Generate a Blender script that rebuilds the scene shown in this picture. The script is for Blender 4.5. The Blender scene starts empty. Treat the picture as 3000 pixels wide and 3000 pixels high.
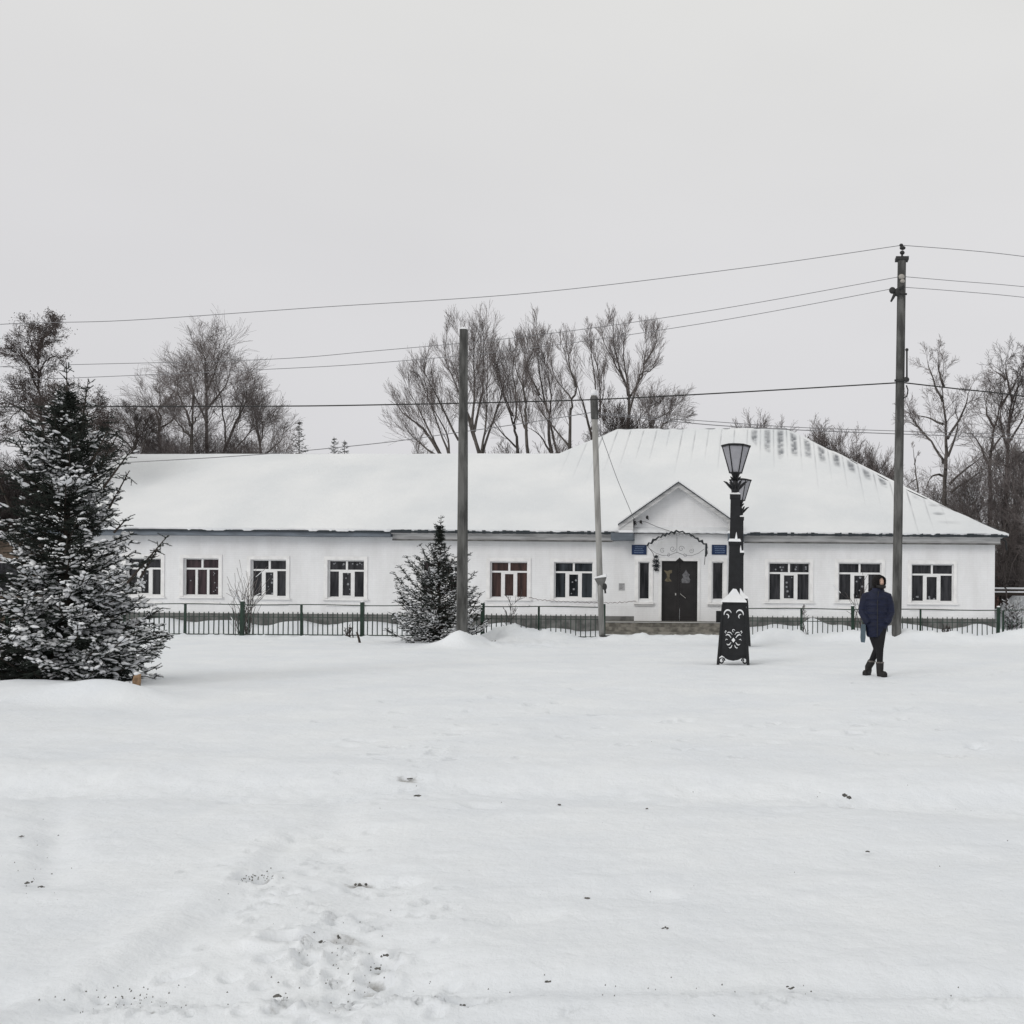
import bpy, math, random
import numpy as np
from mathutils import Vector, Matrix

# ------------------------------------------------------------------ camera / sky / light
scene = bpy.context.scene
col = scene.collection
SW = 1932.0                 # working picture size in which the photograph was measured
PX, PY = 1440.0, 1116.2     # principal point (the photograph is an off-centre crop)
EYE = 1.5
ROLL = math.radians(0.43)

cam_d = bpy.data.cameras.new('camera')
cam = bpy.data.objects.new('camera', cam_d)
col.objects.link(cam)
cam_d.sensor_width = 36.0
cam_d.lens = 36.0
cam_d.clip_end = 3000
cam_d.shift_x = -(PX - SW / 2) / SW
cam_d.shift_y = (PY - SW / 2) / SW
cam.matrix_world = Matrix.Translation((0, 0, EYE)) @ Matrix.Rotation(math.pi / 2, 4, 'X') @ Matrix.Rotation(ROLL, 4, 'Z')
scene.camera = cam

SUN_EL, SUN_ROT = math.radians(27), math.radians(-142)
world = bpy.data.worlds.new('World')
scene.world = world
world.use_nodes = True
wn, wl = world.node_tree.nodes, world.node_tree.links
wn.clear()
w_out = wn.new('ShaderNodeOutputWorld')
bg1 = wn.new('ShaderNodeBackground'); bg2 = wn.new('ShaderNodeBackground'); addb = wn.new('ShaderNodeAddShader')
sky = wn.new('ShaderNodeTexSky'); sky.sky_type = 'NISHITA'; sky.sun_disc = False
sky.sun_elevation = SUN_EL; sky.sun_rotation = SUN_ROT
sky.air_density = 1.0; sky.dust_density = 4.0
hs = wn.new('ShaderNodeHueSaturation'); hs.inputs['Saturation'].default_value = 0.10
wl.new(sky.outputs[0], hs.inputs['Color']); wl.new(hs.outputs[0], bg1.inputs['Color'])
bg1.inputs['Strength'].default_value = 0.012
# the cloud deck: even grey, a little brighter overhead, with broad soft patches
tc = wn.new('ShaderNodeTexCoord'); sep = wn.new('ShaderNodeSeparateXYZ')
wl.new(tc.outputs['Generated'], sep.inputs[0])
ramp = wn.new('ShaderNodeValToRGB')
ramp.color_ramp.elements[0].position = 0.0; ramp.color_ramp.elements[0].color = (0.635, 0.632, 0.655, 1)
ramp.color_ramp.elements[1].position = 0.75; ramp.color_ramp.elements[1].color = (0.748, 0.748, 0.712, 1)
e = ramp.color_ramp.elements.new(0.28); e.color = (0.668, 0.664, 0.678, 1)
wl.new(sep.outputs['Z'], ramp.inputs[0])
mp = wn.new('ShaderNodeMapping'); mp.inputs['Scale'].default_value = (1.0, 1.0, 2.6)
nz = wn.new('ShaderNodeTexNoise'); nz.inputs['Scale'].default_value = 2.2; nz.inputs['Detail'].default_value = 3
wl.new(tc.outputs['Generated'], mp.inputs[0]); wl.new(mp.outputs[0], nz.inputs['Vector'])
mr = wn.new('ShaderNodeMapRange'); mr.inputs['To Min'].default_value = 0.93; mr.inputs['To Max'].default_value = 1.07
wl.new(nz.outputs[0], mr.inputs[0])
vm = wn.new('ShaderNodeVectorMath'); vm.operation = 'SCALE'
wl.new(ramp.outputs[0], vm.inputs[0]); wl.new(mr.outputs[0], vm.inputs['Scale'])
wl.new(vm.outputs[0], bg2.inputs['Color']); bg2.inputs['Strength'].default_value = 1.0
wl.new(bg1.outputs[0], addb.inputs[0]); wl.new(bg2.outputs[0], addb.inputs[1]); wl.new(addb.outputs[0], w_out.inputs[0])

sun_d = bpy.data.lights.new('sun', 'SUN'); sun_d.energy = 0.70; sun_d.angle = math.radians(24); sun_d.color = (1.0, 0.97, 0.93)
sun = bpy.data.objects.new('sun', sun_d); col.objects.link(sun)
sdir = Vector((math.sin(SUN_ROT) * math.cos(SUN_EL), math.cos(SUN_ROT) * math.cos(SUN_EL), math.sin(SUN_EL)))
sun.rotation_euler = sdir.to_track_quat('Z', 'Y').to_euler()

scene.view_settings.view_transform = 'Standard'
scene.view_settings.look = 'None'
scene.view_settings.exposure = 0.0
scene.view_settings.gamma = 1.0

rnd = random.Random(7)
rng = np.random.default_rng(11)
_c, _s = math.cos(ROLL), math.sin(ROLL)

def W(px, py, Y):
    """place a thing of the photograph at its own distance Y"""
    u, v = px - PX, PY - py
    return Vector(((u * _c - v * _s) * Y / SW, Y, EYE + (u * _s + v * _c) * Y / SW))

def XW(px, Y): return (px - PX) * Y / SW
def G(px, py):
    u, v = px - PX, PY - py
    vv = -(u * _s + v * _c)
    Y = EYE * SW / vv
    return ((u * _c - v * _s) * Y / SW, Y)

# ------------------------------------------------------------------ materials
def mat(name, color, rough=0.7, spec=0.3, metal=0.0, noise=0.0, nscale=5.0, bump=0.0, bscale=30.0, col2=None, stretch=None, lo=0.4, hi=0.6, trans=0.0, alpha=1.0, emit=None):
    m = bpy.data.materials.new(name); m.use_nodes = True
    n, l = m.node_tree.nodes, m.node_tree.links
    b = n['Principled BSDF']
    b.inputs['Base Color'].default_value = (*color, 1)
    b.inputs['Roughness'].default_value = rough
    b.inputs['Specular IOR Level'].default_value = spec
    b.inputs['Metallic'].default_value = metal
    b.inputs['Transmission Weight'].default_value = trans
    b.inputs['Alpha'].default_value = alpha
    t = n.new('ShaderNodeTexCoord'); mpn = n.new('ShaderNodeMapping')
    l.new(t.outputs['Object'], mpn.inputs[0])
    if stretch: mpn.inputs['Scale'].default_value = stretch
    if noise or col2:
        q = n.new('ShaderNodeTexNoise'); q.inputs['Scale'].default_value = nscale; q.inputs['Detail'].default_value = 6
        l.new(mpn.outputs[0], q.inputs['Vector'])
        r = n.new('ShaderNodeValToRGB')
        r.color_ramp.elements[0].position = lo; r.color_ramp.elements[1].position = hi
        c2 = col2 if col2 else tuple(c * (1 - noise) for c in color)
        r.color_ramp.elements[0].color = (*c2, 1); r.color_ramp.elements[1].color = (*color, 1)
        l.new(q.outputs[0], r.inputs[0]); l.new(r.outputs[0], b.inputs['Base Color'])
    if bump:
        q2 = n.new('ShaderNodeTexNoise'); q2.inputs['Scale'].default_value = bscale; q2.inputs['Detail'].default_value = 5
        l.new(mpn.outputs[0], q2.inputs['Vector'])
        bp = n.new('ShaderNodeBump'); bp.inputs['Strength'].default_value = bump; bp.inputs['Distance'].default_value = 0.02
        l.new(q2.outputs[0], bp.inputs['Height']); l.new(bp.outputs[0], b.inputs['Normal'])
    return m

SNOWC = (0.80, 0.815, 0.84)
M = {}
def snow_ground():
    m = bpy.data.materials.new('ground_snow'); m.use_nodes = True
    n, l = m.node_tree.nodes, m.node_tree.links
    b = n['Principled BSDF']; b.inputs['Roughness'].default_value = 0.65; b.inputs['Specular IOR Level'].default_value = 0.25
    t = n.new('ShaderNodeTexCoord')
    q = n.new('ShaderNodeTexNoise'); q.inputs['Scale'].default_value = 0.6; q.inputs['Detail'].default_value = 8; q.inputs['Roughness'].default_value = 0.65
    l.new(t.outputs['Object'], q.inputs['Vector'])
    r = n.new('ShaderNodeValToRGB'); r.color_ramp.elements[0].position = 0.3; r.color_ramp.elements[1].position = 0.7
    r.color_ramp.elements[0].color = (0.755, 0.785, 0.835, 1); r.color_ramp.elements[1].color = (0.835, 0.855, 0.885, 1)
    l.new(q.outputs[0], r.inputs[0])
    a = n.new('ShaderNodeAttribute'); a.attribute_name = 'dirt'  # real dirt, plus the shade painted into the footprints
    q3 = n.new('ShaderNodeTexNoise'); q3.inputs['Scale'].default_value = 14; q3.inputs['Detail'].default_value = 6; q3.inputs['Roughness'].default_value = 0.7
    l.new(t.outputs['Object'], q3.inputs['Vector'])
    ad = n.new('ShaderNodeMath'); ad.operation = 'ADD'; l.new(a.outputs['Fac'], ad.inputs[0]); l.new(q3.outputs[0], ad.inputs[1])
    mr_ = n.new('ShaderNodeMapRange'); mr_.inputs['From Min'].default_value = 0.85; mr_.inputs['From Max'].default_value = 1.45
    l.new(ad.outputs[0], mr_.inputs[0])
    mx = n.new('ShaderNodeMix'); mx.data_type = 'RGBA'
    l.new(mr_.outputs[0], mx.inputs[0]); l.new(r.outputs[0], mx.inputs[6]); mx.inputs[7].default_value = (0.17, 0.15, 0.125, 1)
    l.new(mx.outputs[2], b.inputs['Base Color'])
    q2 = n.new('ShaderNodeTexNoise'); q2.inputs['Scale'].default_value = 16; q2.inputs['Detail'].default_value = 9; q2.inputs['Roughness'].default_value = 0.62
    l.new(t.outputs['Object'], q2.inputs['Vector'])
    bp = n.new('ShaderNodeBump'); bp.inputs['Strength'].default_value = 0.6; bp.inputs['Distance'].default_value = 0.025
    l.new(q2.outputs[0], bp.inputs['Height']); l.new(bp.outputs[0], b.inputs['Normal'])
    return m
def roof_snow():
    m = bpy.data.materials.new('roof_snow'); m.use_nodes = True
    n, l = m.node_tree.nodes, m.node_tree.links
    b = n['Principled BSDF']; b.inputs['Roughness'].default_value = 0.6; b.inputs['Specular IOR Level'].default_value = 0.25
    t = n.new('ShaderNodeTexCoord')
    q = n.new('ShaderNodeTexNoise'); q.inputs['Scale'].default_value = 0.35; q.inputs['Detail'].default_value = 6
    l.new(t.outputs['Object'], q.inputs['Vector'])
    r = n.new('ShaderNodeValToRGB'); r.color_ramp.elements[0].position = 0.35; r.color_ramp.elements[1].position = 0.65
    r.color_ramp.elements[0].color = (0.70, 0.72, 0.745, 1); r.color_ramp.elements[1].color = (0.79, 0.80, 0.815, 1)
    l.new(q.outputs[0], r.inputs[0])
    a = n.new('ShaderNodeAttribute'); a.attribute_name = 'bare'
    mx = n.new('ShaderNodeMix'); mx.data_type = 'RGBA'
    l.new(a.outputs['Fac'], mx.inputs[0]); l.new(r.outputs[0], mx.inputs[6]); mx.inputs[7].default_value = (0.20, 0.21, 0.23, 1)
    l.new(mx.outputs[2], b.inputs['Base Color'])
    q2 = n.new('ShaderNodeTexNoise'); q2.inputs['Scale'].default_value = 7; q2.inputs['Detail'].default_value = 8
    l.new(t.outputs['Object'], q2.inputs['Vector'])
    bp = n.new('ShaderNodeBump'); bp.inputs['Strength'].default_value = 0.5; bp.inputs['Distance'].default_value = 0.03
    l.new(q2.outputs[0], bp.inputs['Height']); l.new(bp.outputs[0], b.inputs['Normal'])
    return m
def plaster():
    m = bpy.data.materials.new('white_brick_wall'); m.use_nodes = True
    n, l = m.node_tree.nodes, m.node_tree.links
    b = n['Principled BSDF']; b.inputs['Roughness'].default_value = 0.85; b.inputs['Specular IOR Level'].default_value = 0.2
    t = n.new('ShaderNodeTexCoord'); s = n.new('ShaderNodeSeparateXYZ'); c = n.new('ShaderNodeCombineXYZ')
    l.new(t.outputs['Object'], s.inputs[0]); l.new(s.outputs['X'], c.inputs['X']); l.new(s.outputs['Z'], c.inputs['Y'])
    br = n.new('ShaderNodeTexBrick'); br.inputs['Scale'].default_value = 1.0
    br.inputs['Brick Width'].default_value = 0.26; br.inputs['Row Height'].default_value = 0.077; br.inputs['Mortar Size'].default_value = 0.006
    br.inputs['Color1'].default_value = (0.835, 0.84, 0.85, 1); br.inputs['Color2'].default_value = (0.82, 0.825, 0.835, 1); br.inputs['Mortar'].default_value = (0.785, 0.79, 0.80, 1)
    l.new(c.outputs[0], br.inputs['Vector'])
    q = n.new('ShaderNodeTexNoise'); q.inputs['Scale'].default_value = 0.7; q.inputs['Detail'].default_value = 8; q.inputs['Roughness'].default_value = 0.7
    l.new(t.outputs['Object'], q.inputs['Vector'])
    r = n.new('ShaderNodeValToRGB'); r.color_ramp.elements[0].position = 0.35; r.color_ramp.elements[1].position = 0.6
    r.color_ramp.elements[0].color = (0.895, 0.89, 0.885, 1); r.color_ramp.elements[1].color = (1, 1, 1, 1)
    mps = n.new('ShaderNodeMapping'); mps.inputs['Scale'].default_value = (1.8, 1.0, 0.55); l.new(t.outputs['Object'], mps.inputs[0]); l.new(mps.outputs[0], q.inputs['Vector'])
    l.new(q.outputs[0], r.inputs[0])
    mx = n.new('ShaderNodeMix'); mx.data_type = 'RGBA'; mx.blend_type = 'MULTIPLY'; mx.inputs[0].default_value = 1.0
    l.new(br.outputs['Color'], mx.inputs[6]); l.new(r.outputs[0], mx.inputs[7]); l.new(mx.outputs[2], b.inputs['Base Color'])
    bp = n.new('ShaderNodeBump'); bp.inputs['Strength'].default_value = 0.10; bp.inputs['Distance'].default_value = 0.01
    l.new(br.outputs['Fac'], bp.inputs['Height']); bp.invert = True; l.new(bp.outputs[0], b.inputs['Normal'])
    return m
def curtain_glass(name, c1, c2, scale=9.0):
    """window glass with the folds of a hanging curtain and the dark room showing through it"""
    m = bpy.data.materials.new(name); m.use_nodes = True
    n, l = m.node_tree.nodes, m.node_tree.links
    b = n['Principled BSDF']; b.inputs['Roughness'].default_value = 0.08; b.inputs['Specular IOR Level'].default_value = 0.22
    t = n.new('ShaderNodeTexCoord'); mpn = n.new('ShaderNodeMapping'); mpn.inputs['Scale'].default_value = (1, 1, 0.12)
    l.new(t.outputs['Object'], mpn.inputs[0])
    q = n.new('ShaderNodeTexNoise'); q.inputs['Scale'].default_value = scale; q.inputs['Detail'].default_value = 3
    l.new(mpn.outputs[0], q.inputs['Vector'])
    r = n.new('ShaderNodeValToRGB'); r.color_ramp.elements[0].position = 0.38; r.color_ramp.elements[1].position = 0.66
    r.color_ramp.elements[0].color = (*c1, 1); r.color_ramp.elements[1].color = (*c2, 1)
    l.new(q.outputs[0], r.inputs[0]); l.new(r.outputs[0], b.inputs['Base Color'])
    return m

M['ground'] = snow_ground()
M['roofsnow'] = roof_snow()
M['snow'] = mat('snow', (0.82, 0.83, 0.85), rough=0.6, noise=0.06, nscale=6, bump=0.3, bscale=25)
M['wall'] = plaster()
M['trim'] = mat('white_trim', (0.85, 0.845, 0.84), rough=0.7, noise=0.1, nscale=4)
M['frame'] = mat('white_window_frame', (0.80, 0.80, 0.80), rough=0.4, noise=0.05)
M['plinth'] = mat('grey_plinth', (0.17, 0.17, 0.165), rough=0.9, noise=0.45, nscale=3, bump=0.4, bscale=20)
M['step'] = mat('worn_concrete_steps', (0.27, 0.255, 0.225), rough=0.9, noise=0.5, nscale=5, bump=0.5, bscale=25)
M['fascia'] = mat('blue_grey_eave', (0.16, 0.185, 0.215), rough=0.6, noise=0.3, nscale=1.5, stretch=(1, 1, 6), metal=0.2)
M['soffit'] = mat('grey_frieze', (0.60, 0.60, 0.60), rough=0.8, noise=0.3, nscale=1.2, stretch=(1, 1, 8))
M['drip'] = mat('dark_eave_edge', (0.03, 0.038, 0.045), rough=0.6, noise=0.3)
M['glass'] = curtain_glass('dark_window_glass', (0.012, 0.013, 0.015), (0.045, 0.045, 0.05))
M['glass_brown'] = curtain_glass('glass_brown_curtain', (0.028, 0.018, 0.016), (0.075, 0.042, 0.035))
M['glass_blue'] = curtain_glass('glass_blue_curtain', (0.014, 0.016, 0.018), (0.055, 0.065, 0.075), 5)
M['glass_plum'] = curtain_glass('glass_plum_curtain', (0.018, 0.014, 0.016), (0.06, 0.04, 0.045))
M['paper'] = mat('paper_decoration', (0.30, 0.31, 0.33), rough=0.8)
M['paper_y'] = mat('yellow_paper_decoration', (0.16, 0.135, 0.09), rough=0.8, noise=0.4, nscale=12)
M['door'] = mat('black_brown_door', (0.020, 0.018, 0.018), rough=0.4, noise=0.3, nscale=4)
M['handle'] = mat('steel_handle', (0.45, 0.44, 0.42), rough=0.35, metal=0.8)
M['sign'] = mat('blue_sign', (0.010, 0.028, 0.085), rough=0.35, noise=0.2)
M['signtext'] = mat('sign_lettering', (0.16, 0.22, 0.34), rough=0.5)
M['conc'] = mat('pole_concrete', (0.135, 0.135, 0.13), rough=0.9, noise=0.6, nscale=2.0, bump=0.4, bscale=30, stretch=(3, 3, 0.6))
M['conc2'] = mat('pale_pole', (0.36, 0.355, 0.34), rough=0.85, noise=0.35, nscale=2.5, stretch=(3, 3, 0.5))
M['iron'] = mat('black_cast_iron', (0.012, 0.013, 0.015), rough=0.5, noise=0.3, nscale=8, bump=0.2)
M['dark'] = mat('dark_metal_fitting', (0.03, 0.03, 0.03), rough=0.6)
M['insul'] = mat('porcelain_insulator', (0.35, 0.33, 0.30), rough=0.3)
M['wire'] = mat('power_wire', (0.20, 0.20, 0.21), rough=0.7)
M['wire2'] = mat('black_cable', (0.03, 0.03, 0.03), rough=0.7)
M['lampglass'] = mat('frosted_lantern_pane', (0.36, 0.36, 0.39), rough=0.35, noise=0.15, nscale=5, alpha=0.85)
M['green'] = mat('dark_green_paint', (0.017, 0.040, 0.027), rough=0.5, noise=0.3, nscale=6)
M['picket'] = mat('green_grey_picket_paint', (0.055, 0.075, 0.065), rough=0.6, noise=0.3, nscale=6)
M['bark'] = mat('grey_brown_bark', (0.12, 0.108, 0.10), rough=0.95, noise=0.4, nscale=3, stretch=(2, 2, 0.4))
M['twig'] = mat('bare_twigs', (0.21, 0.185, 0.18), rough=0.95, noise=0.3, nscale=0.7)
M['twigd'] = mat('dark_bare_twigs', (0.095, 0.08, 0.076), rough=0.95, noise=0.35, nscale=0.7)
M['seed'] = mat('withered_seed_clusters', (0.085, 0.066, 0.060), rough=0.95, noise=0.4, nscale=1.5)
M['needle'] = mat('spruce_needles', (0.028, 0.036, 0.029), rough=0.8, noise=0.45, nscale=5)
M['sbark'] = mat('spruce_bark', (0.045, 0.036, 0.030), rough=0.95)
M['brownwall'] = mat('brown_timber_wall', (0.17, 0.13, 0.10), rough=0.9, noise=0.3, nscale=2, stretch=(0.3, 0.3, 6))
M['brick'] = mat('red_brick_wall', (0.25, 0.12, 0.09), rough=0.9, noise=0.3, nscale=5)
M['stake'] = mat('orange_brown_wood', (0.34, 0.22, 0.13), rough=0.85, noise=0.5, nscale=14)
M['clod'] = mat('frozen_dirt', (0.15, 0.145, 0.135), rough=0.95, noise=0.4, nscale=30)
M['navy'] = mat('navy_quilted_fabric', (0.008, 0.012, 0.036), rough=0.65, noise=0.35, nscale=7, bump=0.5, bscale=12, stretch=(1, 1, 4))
M['black'] = mat('black_trousers', (0.012, 0.012, 0.014), rough=0.85, noise=0.3)
M['boot'] = mat('black_boots', (0.015, 0.014, 0.014), rough=0.6)
M['fur'] = mat('black_fur', (0.014, 0.012, 0.012), rough=1.0, noise=0.5, nscale=30, bump=1.0, bscale=60)
M['greyfur'] = mat('grey_fur_trim', (0.22, 0.20, 0.19), rough=1.0, noise=0.5, nscale=40, bump=1.0, bscale=70)
M['skin'] = mat('skin', (0.56, 0.38, 0.30), rough=0.55)
M['bag'] = mat('slate_blue_bag', (0.10, 0.14, 0.17), rough=0.7, noise=0.3)
M['canopy'] = mat('clear_canopy_sheet', (0.75, 0.75, 0.76), rough=0.4, noise=0.1, alpha=.30)
M['tinsel'] = mat('dark_tinsel', (0.03, 0.035, 0.04), rough=0.6, noise=0.5, nscale=30)
M['tinsel2'] = mat('faded_tinsel', (0.30, 0.27, 0.27), rough=0.8)

# ------------------------------------------------------------------ object helpers
def origin_of(parent):
    o = Vector((0, 0, 0))
    while parent is not None:
        o += parent.location; parent = parent.parent
    return o

def tag(o, label=None, cat=None, group=None, kind=None):
    if label: o['label'] = label
    if cat: o['category'] = cat
    if group: o['group'] = group
    if kind: o['kind'] = kind
    return o

def thing(name, label, cat, loc, group=None):
    o = bpy.data.objects.new(name, None); col.objects.link(o)
    o.location = loc; o.empty_display_size = 0.2
    return tag(o, label, cat, group)

def link_mesh(name, me, m, parent, smooth):
    if m is not None: me.materials.append(m)
    o = bpy.data.objects.new(name, me); col.objects.link(o)
    if parent is not None: o.parent = parent
    if smooth: me.polygons.foreach_set('use_smooth', np.ones(len(me.polygons), dtype=bool))
    me.update()
    return o

def np_obj(name, V, faces, m, parent=None, smooth=False, attrs=None):
    """V (n,3); faces: list of int arrays (k,3) or (k,4)"""
    V = np.asarray(V, dtype=np.float64)
    V = V - np.array(origin_of(parent))
    me = bpy.data.meshes.new(name)
    me.vertices.add(len(V)); me.vertices.foreach_set('co', V.astype(np.float32).ravel())
    li = np.concatenate([f.ravel() for f in faces]).astype(np.int32)
    tot = np.concatenate([np.full(len(f), f.shape[1]) for f in faces]).astype(np.int32)
    st = np.concatenate([[0], np.cumsum(tot)[:-1]]).astype(np.int32)
    me.loops.add(len(li)); me.loops.foreach_set('vertex_index', li)
    me.polygons.add(len(tot)); me.polygons.foreach_set('loop_start', st); me.polygons.foreach_set('loop_total', tot)
    if attrs:
        for k, a in attrs.items():
            at = me.attributes.new(k, 'FLOAT', 'POINT'); at.data.foreach_set('value', np.asarray(a, dtype=np.float32))
    me.update(calc_edges=True); me.validate()
    return link_mesh(name, me, m, parent, smooth)

class MB:
    def __init__(self): self.v = []; self.f = []
    def quad(self, a, b, c, d):
        n = len(self.v); self.v += [tuple(a), tuple(b), tuple(c), tuple(d)]; self.f.append((n, n + 1, n + 2, n + 3)); return self
    def poly(self, pts):
        n = len(self.v); self.v += [tuple(p) for p in pts]; self.f.append(tuple(range(n, n + len(pts)))); return self
    def box(self, x0, x1, y0, y1, z0, z1):
        n = len(self.v)
        self.v += [(x0, y0, z0), (x1, y0, z0), (x1, y1, z0), (x0, y1, z0), (x0, y0, z1), (x1, y0, z1), (x1, y1, z1), (x0, y1, z1)]
        self.f += [tuple(n + i for i in q) for q in ((0, 3, 2, 1), (4, 5, 6, 7), (0, 1, 5, 4), (1, 2, 6, 5), (2, 3, 7, 6), (3, 0, 4, 7))]
        return self
    def frustum(self, rings):
        """rings: list of 4/ n point lists, capped"""
        n = len(self.v); k = len(rings[0])
        for r in rings: self.v += [tuple(p) for p in r]
        for i in range(len(rings) - 1):
            for j in range(k):
                a = n + i * k + j; b = n + i * k + (j + 1) % k
                self.f.append((a, b, b + k, a + k))
        self.f.append(tuple(n + j for j in reversed(range(k)))); self.f.append(tuple(n + (len(rings) - 1) * k + j for j in range(k)))
        return self
    def sq(self, levels, cx=0, cy=0, n=4, rot=None):
        """levels: (z, half-width) -> square (n=4) or n-gon column"""
        rr = []
        for z, h in levels:
            if n == 4 and rot is None: rr.append([(cx - h, cy - h, z), (cx + h, cy - h, z), (cx + h, cy + h, z), (cx - h, cy + h, z)])
            else: rr.append([(cx + h * math.cos(2 * math.pi * j / n + (rot or 0)), cy + h * math.sin(2 * math.pi * j / n + (rot or 0)), z) for j in range(n)])
        return self.frustum(rr)
    def tube(self, pts, rad, n=8, flat=None):
        pts = [Vector(p) for p in pts]
        if not hasattr(rad, '__len__'): rad = [rad] * len(pts)
        rings = []; prev = None
        for i, p in enumerate(pts):
            d = (pts[min(i + 1, len(pts) - 1)] - pts[max(i - 1, 0)]).normalized()
            if prev is None:
                a = Vector((0, 0, 1)) if abs(d.z) < 0.9 else Vector((1, 0, 0))
                u = d.cross(a).normalized()
            else:
                u = (prev - d * prev.dot(d)).normalized()
            prev = u; w = d.cross(u)
            rings.append([p + (u * math.cos(2 * math.pi * j / n) + w * math.sin(2 * math.pi * j / n)) * rad[i] for j in range(n)])
        return self.frustum(rings)
    def ell(self, c, r, n=14, m=9, rot=None):
        c = Vector(c); rings = []
        base = len(self.v)
        for i in range(m + 1):
            ph = math.pi * i / m - math.pi / 2
            if i in (0, m): ph = ph * 0.995
            ring = []
            for j in range(n):
                th = 2 * math.pi * j / n
                p = Vector((r[0] * math.cos(ph) * math.cos(th), r[1] * math.cos(ph) * math.sin(th), r[2] * math.sin(ph)))
                if rot: p = rot @ p
                ring.append(c + p)
            rings.append(ring)
        return self.frustum(rings)
    def build(self, name, m, parent=None, smooth=False, world=True):
        off = origin_of(parent) if world else Vector((0, 0, 0))
        me = bpy.data.meshes.new(name)
        me.from_pydata([(a - off.x, b - off.y, c - off.z) for a, b, c in self.v], [], self.f)
        return link_mesh(name, me, m, parent, smooth)

def copy_tree(o, parent=None):
    c = o.copy(); col.objects.link(c); c.parent = parent
    for ch in list(o.children): copy_tree(ch, c)
    return c

# ------------------------------------------------------------------ numeric noise
def vnoise(x, y, seed=0):
    xi = np.floor(x).astype(np.int64); yi = np.floor(y).astype(np.int64)
    xf = x - xi; yf = y - yi
    def h(a, b):
        k = (a * 374761393 + b * 668265263 + seed * 2147483647) & 0xffffffff
        k = ((k ^ (k >> 13)) * 1274126177) & 0xffffffff
        return ((k ^ (k >> 16)) & 0xffff) / 65535.0
    u = xf * xf * (3 - 2 * xf); v = yf * yf * (3 - 2 * yf)
    return (h(xi, yi) * (1 - u) + h(xi + 1, yi) * u) * (1 - v) + (h(xi, yi + 1) * (1 - u) + h(xi + 1, yi + 1) * u) * v
def fbm(x, y, seed=0, o=4):
    s = 0; a = 0.5
    for i in range(o):
        s = s + a * (vnoise(x * 2 ** i, y * 2 ** i, seed + i) - 0.5); a *= 0.5
    return s

FY = 36.8      # plane of the front wall
FENCE_Y = 31.6

# ------------------------------------------------------------------ ground
foot_px = [(770, 1468, .16, 1), (790, 1498, .13, .9), (680, 1665, .12, 1), (745, 1668, .14, .5), (540, 1782, .10, 1), (615, 1777, .10, 1), (655, 1772, .16, .7),
           (582, 1812, .07, .8), (725, 1813, .09, .9), (712, 1836, .08, .9), (700, 1852, .05, .8), (610, 1882, .12, .5), (540, 1690, .07, .2), (1595, 1500, .17, .8),
           (925, 1478, .2, .15), (905, 1520, .15, .1), (1475, 1530, .16, .35), (1240, 1692, .14, .3), (995, 1735, .16, .3), (575, 1275, .2, .5), (625, 1615, .16, .25),
           (520, 1590, .2, .1), (120, 1470, .3, .15), (180, 1475, .25, .1), (870, 1905, .07, .8), (640, 1905, .14, .6), (560, 1900, .08, .5), (330, 1840, .06, .4),
           (480, 1662, .10, .9), (505, 1656, .07, .7), (455, 1668, .06, .6), (1650, 1288, .12, .7), (1620, 1290, .10, .4), (1690, 1290, .1, .3), (1180, 1300, .2, .2)]
tracks = [  # polylines in the picture, half-width (m), depth (m)
    ([(640, 1495), (635, 1560), (665, 1640), (720, 1760), (760, 1840)], .16, -.030),
    ([(620, 1512), (480, 1500), (330, 1530), (200, 1545)], .22, -.018),
    ([(520, 1570), (440, 1650), (330, 1735), (230, 1800), (90, 1880), (-80, 1960)], .12, .028),
    ([(560, 1575), (470, 1680), (360, 1770), (260, 1840)], .10, -.022),
    ([(100, 1500), (105, 1570), (95, 1660)], .13, -.025),
    ([(-100, 1478), (250, 1482), (700, 1486), (1100, 1484), (1500, 1498), (1932, 1508)], .42, -.085),
    ([(-100, 1440), (400, 1448), (1000, 1452), (1932, 1470)], .5, .022),
    ([(-100, 1890), (300, 1878), (700, 1866), (1300, 1862), (1932, 1870)], .14, -.040),
    ([(200, 1920), (900, 1905), (1932, 1905)], .10, .02),
    ([(1400, 1640), (1932, 1605)], .3, -.014),
    ([(1100, 1380), (1500, 1395), (1932, 1420)], .5, -.025),
    ([(300, 1340), (800, 1350), (1300, 1330)], .6, -.025),
]
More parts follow.
